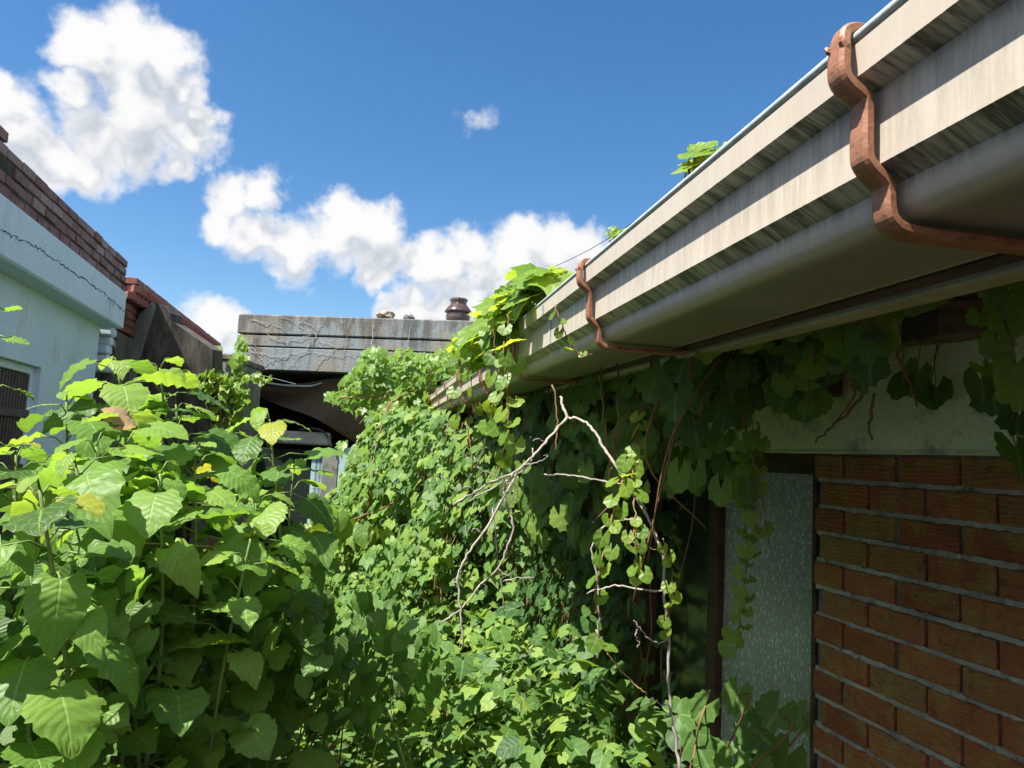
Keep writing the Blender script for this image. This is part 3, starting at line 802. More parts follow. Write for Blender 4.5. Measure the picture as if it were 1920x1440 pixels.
# ------------------------------------------------------------------ right house
rh = thing('brick_house', 'low house on the right with orange brick wall, plaster band and beige roof gutter', 'house', HW(1, -1, 0))
BT = 1.752
mbk, mbm = MB(), MB()
nc = 26
z0 = BT - nc * .0672
for c in range(nc):
    brick_band(mbk, mbm, HW, -2.6, -.003, z0 + c * .0672, 1, bl=.162, bh=.0580, j=.0100, prot=0, first=c, jit=.0016, chunk=.0035)
mbk.build('brick_facing', M['orange_brick'], rh)
mb = MB(); mb.box(HW, (-2.6, -.25, -.2), (-.008, -.011, BT - .004)); mb.build('wall_core', M['deep_mortar'], rh)
mb = MB()                                                       # bed joints struck nearly flush, with ragged edges
for c in range(nc):
    zc = z0 + c * .0672 - .0044
    xs = np.arange(-2.6, -.004, .012); vs = []; fs = []
    for i, x in enumerate(xs):
        h0, h1 = .0053 + RNG.normal(0, .0011), .0053 + RNG.normal(0, .0011); n_ = -.0025 + RNG.normal(0, .0012)
        vs += [HW(x, -.02, zc - h0), HW(x, n_, zc - h0), HW(x, n_ + RNG.normal(0, .0006), zc + h1), HW(x, -.02, zc + h1)]
    for i in range(len(xs) - 1):
        for k in range(3): fs.append((i * 4 + k, (i + 1) * 4 + k, (i + 1) * 4 + k + 1, i * 4 + k + 1))
    mb.add(vs, fs)
mb.build('mortar_joints', M['mortar'], rh)
mb = MB(); mb.box(HW, (-2.6, -.25, BT), (7.9, .012, 2.35))
mb.build('plaster_band', M['plaster'], rh)
mb = MB()
x = -2.6
vs = []; fs = []; i = 0
while x < .4:                                                  # ragged lower lip of the plaster
    vs += [HW(x, .0125, BT + .006), HW(x, .016, BT - .004 + RNG.normal(0, .0018)), HW(x, -.002, BT - .005)]
    if i: fs += [((i - 1) * 3 + k, i * 3 + k, i * 3 + k + 1, (i - 1) * 3 + k + 1) for k in (0, 1)]
    i += 1; x += .015
mb.add(vs, fs); mb.build('plaster_lip', M['plaster'], rh)
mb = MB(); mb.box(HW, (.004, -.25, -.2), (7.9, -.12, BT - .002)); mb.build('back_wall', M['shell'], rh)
# frosted pane, frame, dark pane
wd = MB(); wd.box(HW, (.004, -.05, .1), (.50, -.035, BT - .06)); wd = wd.build('window', M['frosted'], rh)
mb = MB(); mb.bbox(HW, (.002, -.06, BT - .058), (1.0, -.012, BT - .004), .004); mb.bbox(HW, (.502, -.06, -.1), (.56, -.008, BT - .06), .004); mb.bbox(HW, (.0, -.034, .06), (.50, -.01, .1), .004)
mb.bbox(HW, (-.0015, -.034, .1), (.014, -.004, BT - .06), .002)
mb.build('window_frame', M['dark_wood'], wd)
dk = MB(); dk.box(HW, (.562, -.055, .3), (1.0, -.04, BT - .06)); dk = dk.build('window', M['glass'], rh)
mb = MB(); mb.bbox(HW, (1.0, -.06, -.1), (1.06, -.006, BT - .004), .004); mb.bbox(HW, (.562, -.06, .2), (1.0, -.01, .3), .004); mb.build('window_frame', M['dark_wood'], dk)
mb = MB(); mb.box(HW, (1.062, -.11, -.2), (7.9, -.02, BT - .002)); mb.build('panel_wall', M['fence_wood'], rh)
# timber: wall plate, rafters, soffit, fascia board
mb = MB(); mb.bbox(HW, (-.13, .014, 1.885), (7.8, .075, 1.965), .006); mb.build('wall_plate', M['dark_wood'], rh)
for i, s in enumerate((-.53, .72, 1.35, 2.0, 2.65, 3.3, 4.0, 4.7, 5.4)):
    mb = MB()
    L_ = .16 if i == 0 else .30
    mb.bbox(lambda a, n, z, s=s: HW(s + a, n, z - .16 * n), (-.055, .014, 1.975), (.055, L_, 2.055), .01)
    mb.build('rafter', M['saw_wood'] if i == 0 else M['dark_wood'], rh)
GE = 8.5
gz3, gb = .2049, .200
zb_ = np.array([HG(0, gb, gz3)[2], HG(GE, gb, gz3)[2]])
mb = MB()
mb.bbox(HG, (-1.6, gb + .012, gz3 - .004), (GE, gb + .034, gz3 + .14), .004); mb.build('eave_board', M['dark_wood'], rh)
mb = MB(); mb.bbox(HG, (-1.6, gb + .036, gz3 - .012), (GE, gb + .075, gz3 + .014), .004); mb.build('eave_strip', M['pale_board'], rh)
mb = MB()
mb.hexa([HG(-1.6, gb + .077, gz3 + .01), HG(GE, gb + .077, gz3 + .01), HG(GE, gb + 1.2, gz3 + .30), HG(-1.6, gb + 1.2, gz3 + .30),
         HG(-1.6, gb + .077, gz3 + .03), HG(GE, gb + .077, gz3 + .03), HG(GE, gb + 1.2, gz3 + .32), HG(-1.6, gb + 1.2, gz3 + .32)])
mb.build('soffit', M['saw_wood'], rh)
mb = MB(); w_ = 0                                               # tiled roof above the gutter
xs = np.arange(-1.6, GE, .04)
vs = []; fs = []
for i, x in enumerate(xs):
    for k in range(9):
        n_ = .06 + k * .35
        vs.append(HG(x, n_, gz3 + .162 + k * .35 * .34 + .018 * math.cos(x * 2 * math.pi / .24)))
for i in range(len(xs) - 1):
    for k in range(8): fs.append((i * 9 + k, (i + 1) * 9 + k, (i + 1) * 9 + k + 1, i * 9 + k + 1))
mb.add(vs, fs); mb.build('roof', M['tile'], rh, True)
# gutter profile (n, z) from the lip down to the back edge, with grime weight per facet, negative for the painted underside shade
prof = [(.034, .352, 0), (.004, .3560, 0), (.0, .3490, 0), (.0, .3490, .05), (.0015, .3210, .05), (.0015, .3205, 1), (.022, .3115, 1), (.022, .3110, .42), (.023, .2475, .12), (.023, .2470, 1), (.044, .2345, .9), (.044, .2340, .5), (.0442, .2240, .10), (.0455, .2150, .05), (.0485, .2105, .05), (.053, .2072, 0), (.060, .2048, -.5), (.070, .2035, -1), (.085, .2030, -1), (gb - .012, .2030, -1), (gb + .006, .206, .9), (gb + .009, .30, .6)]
ss = np.concatenate([np.arange(-1.5, 3, .12), np.arange(3, GE + .01, .25), [GE]])
def sag(s): return .004 * math.sin(s * 1.7) * (s > .5)
vs = []; tn = []; uvs = []; fs = []
q = np.array([(a, b_) for a, b_, _ in prof]); dl_ = np.concatenate([[0], np.cumsum(np.linalg.norm(np.diff(q, axis=0), axis=1))])
K = len(prof)
for s in ss:
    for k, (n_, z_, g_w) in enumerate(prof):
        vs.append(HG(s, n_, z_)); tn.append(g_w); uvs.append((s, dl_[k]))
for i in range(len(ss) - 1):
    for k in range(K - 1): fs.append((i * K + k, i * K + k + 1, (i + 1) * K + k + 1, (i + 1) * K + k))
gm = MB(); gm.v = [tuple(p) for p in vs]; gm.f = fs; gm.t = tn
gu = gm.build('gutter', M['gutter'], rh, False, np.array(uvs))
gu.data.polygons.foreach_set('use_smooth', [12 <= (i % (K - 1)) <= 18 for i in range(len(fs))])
gm = MB(); gm.tube([HG(s, .002, .3560) for s in ss], .0047, None, 10); gm.build('lip', M['gutter_lip'], gu, True)
gm = MB(); gm.add([HG(GE, n_, z_) for n_, z_, _ in prof], [tuple(range(K))], .3); gm.build('end_cap', M['gutter'], gu)
# seam in the gutter
gm = MB()
for s_j in (1.86,):
    v1 = [HG(s_j - .012, n_ - .0015, z_ + (0.0) - .0006) for n_, z_, _ in prof[3:13]]; v2 = [HG(s_j + .012, n_ - .0015, z_ - .0006) for n_, z_, _ in prof[3:13]]
    k = len(v1); gm.add(v1 + v2, [(i, i + 1, k + i + 1, k + i) for i in range(k - 1)], .3)
gm.build('seam', M['gutter_lip'], gu)
# brackets: folded straps that hook over the lip and follow the profile
BP = [(.022, .3600), (.010, .3640), (-.003, .3630), (-.0075, .3560), (-.0080, .342), (-.0085, .326), (-.004, .317), (.012, .307), (.0145, .300), (.0145, .258), (.017, .2485), (.033, .236), (.0365, .229), (.0365, .212), (.0405, .2005), (.052, .1955), (.10, .1945), (gb - .01, .1945), (gb + .02, .1985)]
def bracket(s0, parent):
    pts2 = [np.array([a, b_]) for a, b_ in BP]
    # round the bends by subdividing
    sm = pts2
    for _ in range(2):
        sm = [sm[0]] + [q for a, b_ in zip(sm[:-1], sm[1:]) for q in (a * .75 + b_ * .25, a * .25 + b_ * .75)] + [sm[-1]]
    hw, th, lipd = .0125, .0035, .0075
    vs = []; fs = []
    sec = [(-hw, 0), (-hw, -lipd * .7), (-hw * .62, -lipd), (hw * .62, -lipd), (hw, -lipd * .7), (hw, 0), (hw - .002, .002), (-hw + .002, .002)]
    L = len(sm)
    for i, p in enumerate(sm):
        d = sm[min(i + 1, L - 1)] - sm[max(i - 1, 0)]; d = d / np.linalg.norm(d)
        nn = np.array([-d[1], d[0]])                           # towards the gutter
        if i and nn @ pn < 0: nn = -nn
        if i == 0 and nn[1] > 0: nn = -nn
        pn = nn
        wsc = .62 + .38 * sst(.12, .24, i / L)
        for (a, b_) in sec:
            w2 = p + nn * b_
            vs.append(HG(s0 + a * wsc, w2[0], w2[1]))
    k = len(sec)
    for i in range(L - 1):
        for j in range(k): fs.append((i * k + j, i * k + (j + 1) % k, (i + 1) * k + (j + 1) % k, (i + 1) * k + j))
    fs += [tuple(range(k)), tuple((L - 1) * k + j for j in range(k))]
    mb = MB(); mb.add(vs, fs)
    hk = [HG(s0 + a, n_, z_) for a, n_, z_ in ((-.009, -.011, .345), (-.0095, -.0145, .349), (-.0095, -.0155, .3525))]
    mb.tube(hk, .0045, .002, 6)
    hk = [HG(s0 + a, n_, z_) for a, n_, z_ in ((.006, -.012, .347), (.0075, -.0165, .349), (.009, -.0175, .3515))]
    mb.tube(hk, .004, .002, 6)
    return mb.build('bracket', M['copper_paint'], parent, False)
for k in range(9):
    bracket(.565 + .876 * k if k < 2 else .565 + .876 + .905 * (k - 1), gu)

# overhead wire
mb = MB()
q0, q1 = P(1020, 508, 14), P(1300, 335, 9.)
mb.tube([q0 + (q1 - q0) * u - Z * .12 * math.sin(u * math.pi) for u in np.linspace(-2, 3, 30)], .006, None, 5)
tag(mb.build('overhead_wire', M['wire']), 'thin dark overhead wire crossing the sky above the gutter', 'wire')
for nm, a, lab in (('dry_stalk', [(-40,908,1.5),(20,914,1.55),(200,930,1.75),(280,937,1.85),(400,945,2.0),(560,958,2.3)], 'long thin straw-coloured stalk stretched across the mulberry leaves, the upper one'),
                   ('dry_stalk', [(232,1017,1.5),(300,1020,1.6),(380,1024,1.75),(440,1030,1.9)], 'short thin straw-coloured stalk below the pale mulberry leaf')):
    mb = MB(); mb.tube(smooth_path([P(*x) for x in a], 6), .0022, .0018, 5); tag(mb.build(nm, M['straw']), lab, 'stalk')

# ================================================================== PLANTS
# ---- mulberry shoots
def mulberry(top, foot, nleaf, size, label, bend=(0, 0, 0), leaf_from=.0, spread=1., seed=0, big=True, tmean=.55):
    top = np.asarray(top); foot = np.asarray(foot)
    o = thing('mulberry_shrub', label, 'shrub', foot, 'mulberry shoots in the yard')
    path = smooth_path([foot, foot * .6 + top * .4 + np.array([rt_(-.1, .1), rt_(-.1, .1), -.05]) , foot * .25 + top * .75 + np.array(bend), top], 8)
    st = MB(); st.tube(path, .0075, .003, 7)
    lv = Leaves(); pl = MB()
    L = len(path); ang = rt_(0, 6.28)
    cum = np.linspace(0, 1, L)
    for i in range(nleaf):
        u = 1 - (1 - leaf_from) * (i / nleaf) ** 1.15 * .92
        f = u * (L - 1); k = min(int(f), L - 2); p = path[k] + (path[k + 1] - path[k]) * (f - k)
        ang += 2.4 + rt_(-.5, .5)
        rad = np.array([math.cos(ang), math.sin(ang), 0])
        grow = min(1., .42 + .14 * i)
        sz = size * grow * rt_(.75, 1.15)
        pe = sz * rt_(.5, .95) * spread
        lift = .75 - .055 * min(i, 12) + rt_(-.2, .2)
        e = p + rad * pe + Z * pe * lift
        mid = p + rad * pe * .45 + Z * (pe * lift * .6 + .01)
        pl.tube([p, mid, e], .0021, .0015, 5)
        tip = rad + np.array([rt_(-.35, .35), rt_(-.35, .35), -.15 - .035 * i + rt_(-.35, .3)])
        nrm = Z * .7 + SUN * .4 + rad * rt_(.0, .45) + np.array([rt_(-.35, .35), rt_(-.45, .25), 0])
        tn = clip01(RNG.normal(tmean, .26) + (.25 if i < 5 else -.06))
        if rt_() < .03: tn = .96
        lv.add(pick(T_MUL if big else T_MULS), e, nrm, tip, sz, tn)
    st.build('stem', M['green_stem'], o, True)
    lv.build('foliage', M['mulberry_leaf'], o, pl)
    return o

def foot_of(p, dx=0, dy=0): return np.array([p[0] + dx, p[1] + dy, 0.])
shoots = [
 # px, py, depth, leaves, size, label
 (222, 668, 2.05, 24, .135, 'tallest leafy mulberry shoot, rising in front of the concrete buttress'),
 (125, 735, 1.95, 22, .120, 'mulberry shoot with pointed leaves in front of the grille window'),
 (300, 672, 2.25, 20, .135, 'mulberry shoot with broad drooping leaves just right of the tallest one'),
 (505, 768, 2.05, 24, .115, 'mulberry shoot standing apart on the right, in front of the dark shelter door'),
 (365, 830, 1.80, 22, .110, 'mid-height mulberry shoot in the middle of the bush, below the concrete ledge'),
 (30, 835, 1.70, 22, .115, 'mulberry shoot crowding the left edge beneath the grille window'),
 (235, 770, 1.75, 24, .120, 'dense mulberry shoot bearing the withered yellow leaf'),
 (75, 900, 1.15, 18, .100, 'close mulberry shoot with a thick green stem at the lower left'),
 (480, 925, 1.85, 18, .115, 'low mulberry shoot leaning right over the plank fence side'),
 (140, 850, 1.50, 22, .110, 'bright mulberry shoot between the left edge and the middle of the bush'),
 (430, 800, 2.30, 18, .115, 'mulberry shoot at the back of the bush under the creeper on the ledge'),
 (-14, 555, 1.25, 12, .05, 'mulberry shoot reaching in at the left edge in front of the white wall'),
 (180, 820, 1.65, 20, .115, 'mulberry shoot of large flat leaves near the middle left of the bush'),
 (300, 870, 1.60, 20, .11, 'mulberry shoot directly above the big pale leaf'),
 (330, 740, 2.2, 20, .125, 'mulberry shoot below the ledge creeper at the back of the bush'),
 (550, 860, 2.2, 14, .115, 'small mulberry shoot at the right edge of the bush before the shelter door'),
]
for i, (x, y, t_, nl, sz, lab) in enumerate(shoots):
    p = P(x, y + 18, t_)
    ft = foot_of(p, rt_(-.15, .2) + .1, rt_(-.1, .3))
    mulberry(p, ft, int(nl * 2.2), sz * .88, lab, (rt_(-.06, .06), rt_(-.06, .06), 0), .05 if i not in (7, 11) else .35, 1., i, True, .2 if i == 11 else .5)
low = [(300, 1010, 1.75, 14, .125, 'lower mulberry shoot with one big pale leaf facing the camera'),
       (470, 1010, 1.70, 12, .135, 'lower mulberry shoot holding a big dark leaf with a hole'),
       (150, 1020, 1.25, 12, .115, 'lower mulberry shoot with large shaded leaves beside the close green stem'),
       (60, 1230, 1.20, 12, .100, 'lowest mulberry shoot in the bottom left corner'),
       (240, 1240, 1.45, 12, .110, 'low mulberry shoot with sun-striped leaves near the bottom edge'),
       (380, 1200, 1.75, 12, .115, 'low shaded mulberry shoot in front of the orange bare stems'),
       (560, 1060, 2.2, 12, .110, 'low mulberry shoot with yellowing leaves beside the dark fence'),
       (600, 1300, 2.1, 10, .11, 'low mulberry shoot among the ground creepers at the bottom'),
       (730, 1330, 1.9, 8, .10, 'small mulberry sprig at the bottom edge among the creepers'),
       (150, 1390, 1.15, 10, .105, 'mulberry sprig cut by the bottom edge with a wide serrated leaf')]
for i, (x, y, t_, nl, sz, lab) in enumerate(low):
    p = P(x, y, t_); p[2] = max(p[2], .25)
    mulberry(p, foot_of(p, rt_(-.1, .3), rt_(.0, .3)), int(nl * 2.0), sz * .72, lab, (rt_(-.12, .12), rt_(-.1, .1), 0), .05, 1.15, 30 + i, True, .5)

# withered leaf caught on the bush
wl = Leaves()
q = P(195, 775, 1.72)
wl.add(T_MUL[3], q, (.2, -.6, .75), (.9, .1, .25), .062, .5); wl.add(T_MUL[2], q + np.array([.02, .01, -.02]), (.1, -.8, .5), (.7, .3, -.2), .05, .5)
tag(wl.build('withered_leaf', M['withered']), 'curled withered yellow and beige leaf lying on the mulberry bush', 'leaf')

# ---- undergrowth: low shrubs below the mulberry, and the ground creepers
def mound(x, y):
    """height of the green cover over the yard"""
    w_ = (np.array([x, y, 0]) - W0) @ NO              # distance out of the house wall
    h = .30 + .10 * math.sin(x * 3.1 + 1) * math.cos(y * 2.3) + .12 * math.sin(x * 7 + y * 5) + .07 * math.sin(x * 13 - y * 11)
    h += .62 * math.exp(-((w_ - .45) / .55) ** 2) * (1 if y > 2.2 else max(0, (y - 1.2)))
    if x < -.3: h += .30 * min(1, (-.3 - x))
    return h
gc = Leaves(); cnt = 0
while cnt < 10500:
    x = rt_(-2.4, .75); y = rt_(1.3, 8.8)
    if rt_() > min(1., 3.2 / y + .25): continue
    wq = (np.array([x, y, 0]) - W0) @ NO
    lq = (np.array([x, y, 0]) - L0) @ NL
    if wq < .05 or lq < .05: continue
    h = mound(x, y)
    dd = rt_() ** 1.2 * .5
    z = h - dd + rt_(-.05, .08)
    if z < .02: continue
    if math.sin(x * 9 + y * 4) * math.sin(y * 8 - x * 5) > .45 and rt_() < .85: continue
    sz = rt_(.025, .075) * (1.15 if y < 4 else 1.)
    nrm = np.array([rt_(-.9, .9) - .1, rt_(-1., .5), 1.])
    gc.add(pick(T_SML if rt_() < .7 else T_LOB + T_MULS), (x, y, z), nrm, (rt_(-1, 1), rt_(-1, .6), rt_(-.7, .2)), sz, clip01(RNG.normal(.5, .3)))
    cnt += 1
tag(gc.build('ground_cover', M['ivy_leaf']), 'tangle of small creeper leaves covering the yard ground', 'ground cover', kind='stuff')

def leafy(name, label, cat, base, pts, lm, tpls, sizes, nrm_f, tip_f, tm=.5, ts=.2, stems=None, smat='vine_stem', group=None):
    o = thing(name, label, cat, base, group)
    lv = Leaves()
    for p in pts:
        lv.add(pick(tpls), p, nrm_f(p), tip_f(p), rt_(*sizes), clip01(RNG.normal(tm, ts)))
    lv.build('foliage', M[lm], o, stems, smat)
    return o
sunny = lambda p: SUN * .55 + np.array([rt_(-.7, .7) - .25, rt_(-.9, .3) - .25, rt_(0, .6)])
down = lambda p: np.array([rt_(-.7, .7), rt_(-.7, .4), -1 + rt_(-.2, .5)])

# understory shrub with rounded leaves, tint darkened to paint the shade under the mulberry
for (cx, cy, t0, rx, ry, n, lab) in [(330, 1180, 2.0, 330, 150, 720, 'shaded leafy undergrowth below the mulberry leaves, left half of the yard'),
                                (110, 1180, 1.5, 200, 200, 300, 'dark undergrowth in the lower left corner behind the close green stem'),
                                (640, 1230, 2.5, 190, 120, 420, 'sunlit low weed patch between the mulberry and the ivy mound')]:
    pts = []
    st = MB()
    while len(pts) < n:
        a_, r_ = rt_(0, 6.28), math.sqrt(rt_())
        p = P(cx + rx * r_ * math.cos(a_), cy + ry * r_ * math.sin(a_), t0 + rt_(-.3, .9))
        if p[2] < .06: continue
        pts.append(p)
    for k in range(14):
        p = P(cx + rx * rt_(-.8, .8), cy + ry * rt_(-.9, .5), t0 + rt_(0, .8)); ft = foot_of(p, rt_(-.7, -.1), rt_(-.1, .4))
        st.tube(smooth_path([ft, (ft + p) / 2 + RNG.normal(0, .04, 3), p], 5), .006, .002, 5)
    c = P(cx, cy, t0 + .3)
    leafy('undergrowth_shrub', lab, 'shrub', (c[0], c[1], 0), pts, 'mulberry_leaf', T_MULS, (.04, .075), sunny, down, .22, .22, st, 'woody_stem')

# orange bare stems low in the bush
for (a, lab) in [([(430,1165,1.9),(350,1260,1.8),(285,1330,1.75)], 'bare orange-brown stem slanting up through the bush from the bottom, the nearer one'),
                 ([(455,1080,2.0),(400,1200,1.95),(330,1300,1.9)], 'bare orange-brown stem slanting up towards the leaf with a hole'),
                 ([(560,1240,2.3),(450,1290,2.2),(300,1420,2.0)], 'long bare orange-brown stem lying low near the bottom edge')]:
    mb = MB(); mb.tube(smooth_path([P(*x) for x in a], 6), .005, .008, 6, knots=.2); tag(mb.build('bare_twig', M['vine_stem'], None, True), lab, 'stem')

# ---- ivy covering the right house wall
def gap(s):                                             # gutter front edge distance from the wall at wall coordinate s
    return .80 - .0626 * (1.95 + s * .97)

# flat wall ivy under the eave, leaf tint darkened to deepen its shade
pts = []; nr = []
o = thing('wall_ivy', 'dark ivy clinging to the shaded house wall beside the window', 'ivy', HW(1.8, .1, 0))
lv = Leaves(); st = MB()
while len(lv.items) < 3600:
    s = rt_(.50, 4.4); z = rt_(.05, 1.98)
    if s < .95 and rt_() < (.8 if s > .66 else .985): continue
    if s > 2.2 and s < 3.4 and .9 < z < 1.55 and rt_() < .75: continue           # dark hollow
    n_ = .03 + abs(RNG.normal(0, .07)) + .10 * sst(1.0, 2.0, s) * (1 - z / 2.4)
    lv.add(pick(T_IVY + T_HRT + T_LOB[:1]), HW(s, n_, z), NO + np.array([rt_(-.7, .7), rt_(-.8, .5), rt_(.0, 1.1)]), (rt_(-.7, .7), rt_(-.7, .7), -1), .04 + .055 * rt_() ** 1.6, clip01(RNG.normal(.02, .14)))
for k in range(46):
    s = rt_(.9, 4.2); pth = [HW(s, .02, rt_(0, .4))]
    for j in range(7):
        s = max(.6, s + rt_(-.12, .12)); pth.append(HW(s, rt_(.012, .05), .3 + j * .25))
    st.tube(smooth_path(pth, 4), .005, .0025, 5)
lv.build('foliage', M['ivy_leaf'], o, st, 'vine_stem')

# sunlit ivy heap further along, bulging past the gutter
o = thing('ivy_heap', 'large sunlit heap of ivy spilling from the far end of the house wall', 'ivy', HW(5, .6, 0))
lv = Leaves(); st = MB()
while len(lv.items) < 8200:
    s = 2.2 + 6.2 * rt_() ** .9; h = rt_()
    z = .02 + (1.98 + .12 * sst(5, 8, s)) * h
    bz = gap(s) + .05 + .38 * sst(2.9, 5.0, s) * (1 - .5 * h) + .75 * (1 - h) ** 1.2 * sst(2.2, 3.6, s)
    lump = .20 * math.sin(s * 4.1 + z * 3) + .11 * math.sin(s * 9 - z * 7.) + .05 * math.sin(s * 17 + z * 13)
    n_ = bz + lump - rt_() ** 2 * .30
    if s < 3.1: n_ = n_ * sst(1.9, 3.1, s) + .1
    if n_ < .04: n_ = .04 + rt_() * .05
    if math.sin(s * 6.1 + z * 2.3) * math.sin(z * 7.3 - s * 2.9) + .35 * math.sin(s * 15 + z * 11) > .52 and rt_() < .88: continue      # hollows
    # keep below the gutter when under it
    p = HW(s, n_, z)
    if abs(s - 4.9) < .45 and .55 < z < 1.25 and rt_() < .8: continue              # bare strip of wall panel shows through
    nrm = SUN * 1.0 + NO * rt_(0, .6) + np.array([rt_(-.45, .45), rt_(-.75, .2), rt_(-.3, .2)])
    lv.add(pick(T_SML if rt_() < .75 else T_LOB), p, nrm, (rt_(-.6, .6), rt_(-.6, .3), -1), .032 + .075 * rt_() ** 1.8, clip01(RNG.normal(.55, .28)))
for k in range(26):
    s = rt_(2.6, 8.2); n0 = gap(s) + rt_(-.1, .12); pth = []
    for j in range(7):
        pth.append(HW(s + RNG.normal(0, .05), n0 + .04 * (6 - j) + RNG.normal(0, .03) - .1, .1 + j * .3))
    st.tube(smooth_path(pth, 4), .006, .003, 5)
lv.build('foliage', M['ivy_leaf'], o, st, 'vine_stem')

# lobed creeper at the foot of the wall, in and out of the sun
pts = []; st = MB()
while len(pts) < 800:
    s = rt_(.15, 3.2); n_ = rt_(.05, 1.05); z = .08 + .62 * math.exp(-((n_ - .35) / .5) ** 2) * sst(-.2, .8, s) * rt_(.35, 1.1)
    pts.append(HW(s, n_, z))
for k in range(24):
    a, b_ = pts[k * 7], pts[k * 11 + 3]; st.tube(smooth_path([a - Z * .05, (a + b_) / 2 - Z * .12, b_], 5), .004, .002, 5)
leafy('ground_creeper', 'lobed creeper heaped at the foot of the wall below the frosted window', 'creeper', HW(1.2, .5, 0), pts, 'ivy_leaf', T_LOB + T_IVY, (.06, .12), lambda p: Z * .8 + NO * .5 + RNG.normal(0, .4, 3), lambda p: NO * .5 - Z * .5 + RNG.normal(0, .6, 3), .5, .22, st)
# big lobed leaves at the bottom right by the frosted pane
pts = [P(x + RNG.normal(0, 12), y + RNG.normal(0, 14), 1.75 + rt_(-.1, .2)) for x, y in [(1390,1310),(1350,1400),(1430,1400),(1470,1420),(1400,1350),(1330,1330),(1440,1340),(1300,1400),(1360,1430),(1500,1360),(1420,1440),(1280,1350),(1320,1440),(1390,1390)]]
st = MB()
for p in pts: st.tube(smooth_path([HW(.35, .25, .55) + RNG.normal(0, .05, 3), p - Z * .08 + RNG.normal(0, .02, 3), p], 5), .003, .002, 5)
leafy('ground_creeper', 'creeper with big lobed leaves in front of the lower frosted pane', 'creeper', HW(.35, .2, 0), pts, 'ivy_leaf', T_IVY, (.075, .12), lambda p: Z * .55 + NO * .6 + np.array([0, -.5, 0]) + RNG.normal(0, .3, 3), lambda p: -Z * .8 + RNG.normal(0, .4, 3), .35, .15, st)

# ---- ivy hanging under the eave
lv = Leaves(); st = MB()
o = thing('eave_ivy', 'curtain of round-leaved ivy hanging in shade under the eave behind the gutter', 'ivy', HG(1.2, .4, 0))
def eave_leaf(x, y, t_, sz, tn):
    p = P(x, y, t_)
    top = p + Z * rt_(.05, .16) + np.array([rt_(-.02, .02), rt_(-.02, .02), 0])
    st.tube([top, (top + p) / 2 + RNG.normal(0, .006, 3), p], .0013, .001, 4)
    lv.add(pick(T_IVY + T_HRT + T_HRT), p, np.array([-.55, -.75, .25]) + RNG.normal(0, .35, 3), (rt_(-.35, .35), rt_(-.3, .3), -1), sz, tn)
n_ = 0
while n_ < 250:
    x = rt_(1210, 1640); u = (x - 1210) / 430
    ytop = 690 - 118 * u; span = 250 - 120 * u
    y = ytop + span * rt_() ** 1.25
    if u > .55 and y > ytop + 120 and rt_() < .6: continue
    if 1560 < x and y > 700 and rt_() < .75: continue
    if y > 765 and rt_() < .65: continue
    if x < 1330 and 780 < y < 840 and rt_() < .8: continue
    t_ = 1.25 + .75 * (1 - u) + rt_(-.08, .28)
    eave_leaf(x, y, t_, rt_(.036, .066), clip01(RNG.normal(.5, .25))); n_ += 1
for (x, y) in [(1330,655),(1412,640),(1490,610),(1640,605),(1715,560),(1580,640),(1560,615),(1860,540),(1770,550),(1690,575),(1740,545),(1895,600),(1905,685),(1840,590),(1890,550),(1660,640),(1850,690),(1900,720),(1870,640),(1915,520)]:
    tt = 1.0 + (1920 - x) / 600 * .5
    eave_leaf(x, y, tt, rt_(.045, .062) * (1 if x < 1800 else .95), clip01(RNG.normal(.7, .15)))
for (x, y) in [(1740,745),(1690,720),(1640,690),(1755,730),(1720,700),(1840,715),(1860,740),(1880,730),(1525,690),(1510,755),(1470,745),(1905,840),(1910,900),(1910,780)]:
    eave_leaf(x, y, 1.5 if x < 1800 else 1.25, rt_(.06, .085), clip01(RNG.normal(.15, .1)))
for (a) in [[(1640,690,1.5),(1595,770,1.55),(1560,800,1.6),(1530,830,1.65)],[(1590,660,1.45),(1600,740,1.5),(1570,790,1.55)],[(1640,740,1.5),(1632,790,1.55),(1635,825,1.6)],[(1320,840,1.75),(1318,780,1.75),(1330,700,1.75)],[(1310,830,1.8),(1300,760,1.8)],[(1660,620,1.4),(1690,680,1.4),(1720,760,1.5)]]:
    st.tube(jitter(smooth_path([P(*x) for x in a], 6), .002), .0035, .0022, 5)
lv.build('foliage', M['ivy_leaf'], o, st, 'vine_stem')
# denser leaves under the eave further back
lv = Leaves(); st = MB()
o = thing('eave_ivy', 'dense ivy under the middle of the eave, behind the bare branches', 'ivy', HG(2.5, .5, 0))
while len(lv.items) < 520:
    s = rt_(1.5, 5.2); n_ = rt_(.20, max(.28, .62 - .05 * s)); z = .20 - rt_() ** 1.3 * (.30 if s < 2.4 else .58)
    p = HG(s, n_, z)
    lv.add(pick(T_IVY + T_HRT), p, NO + np.array([rt_(-.4, .4), -.5 + rt_(-.4, .4), rt_(0, .6)]), (rt_(-.4, .4), rt_(-.4, .4), -1), rt_(.05, .10), clip01(RNG.normal(.4, .2)))
for k in range(40):
    s = rt_(1.4, 4.5); p = HG(s, rt_(.2, .4), .2); st.tube(smooth_path([p, p - Z * .2 + RNG.normal(0, .05, 3), p - Z * .45 + RNG.normal(0, .08, 3)], 5), .003, .0015, 4)
lv.build('foliage', M['ivy_leaf'], o, st, 'vine_stem')

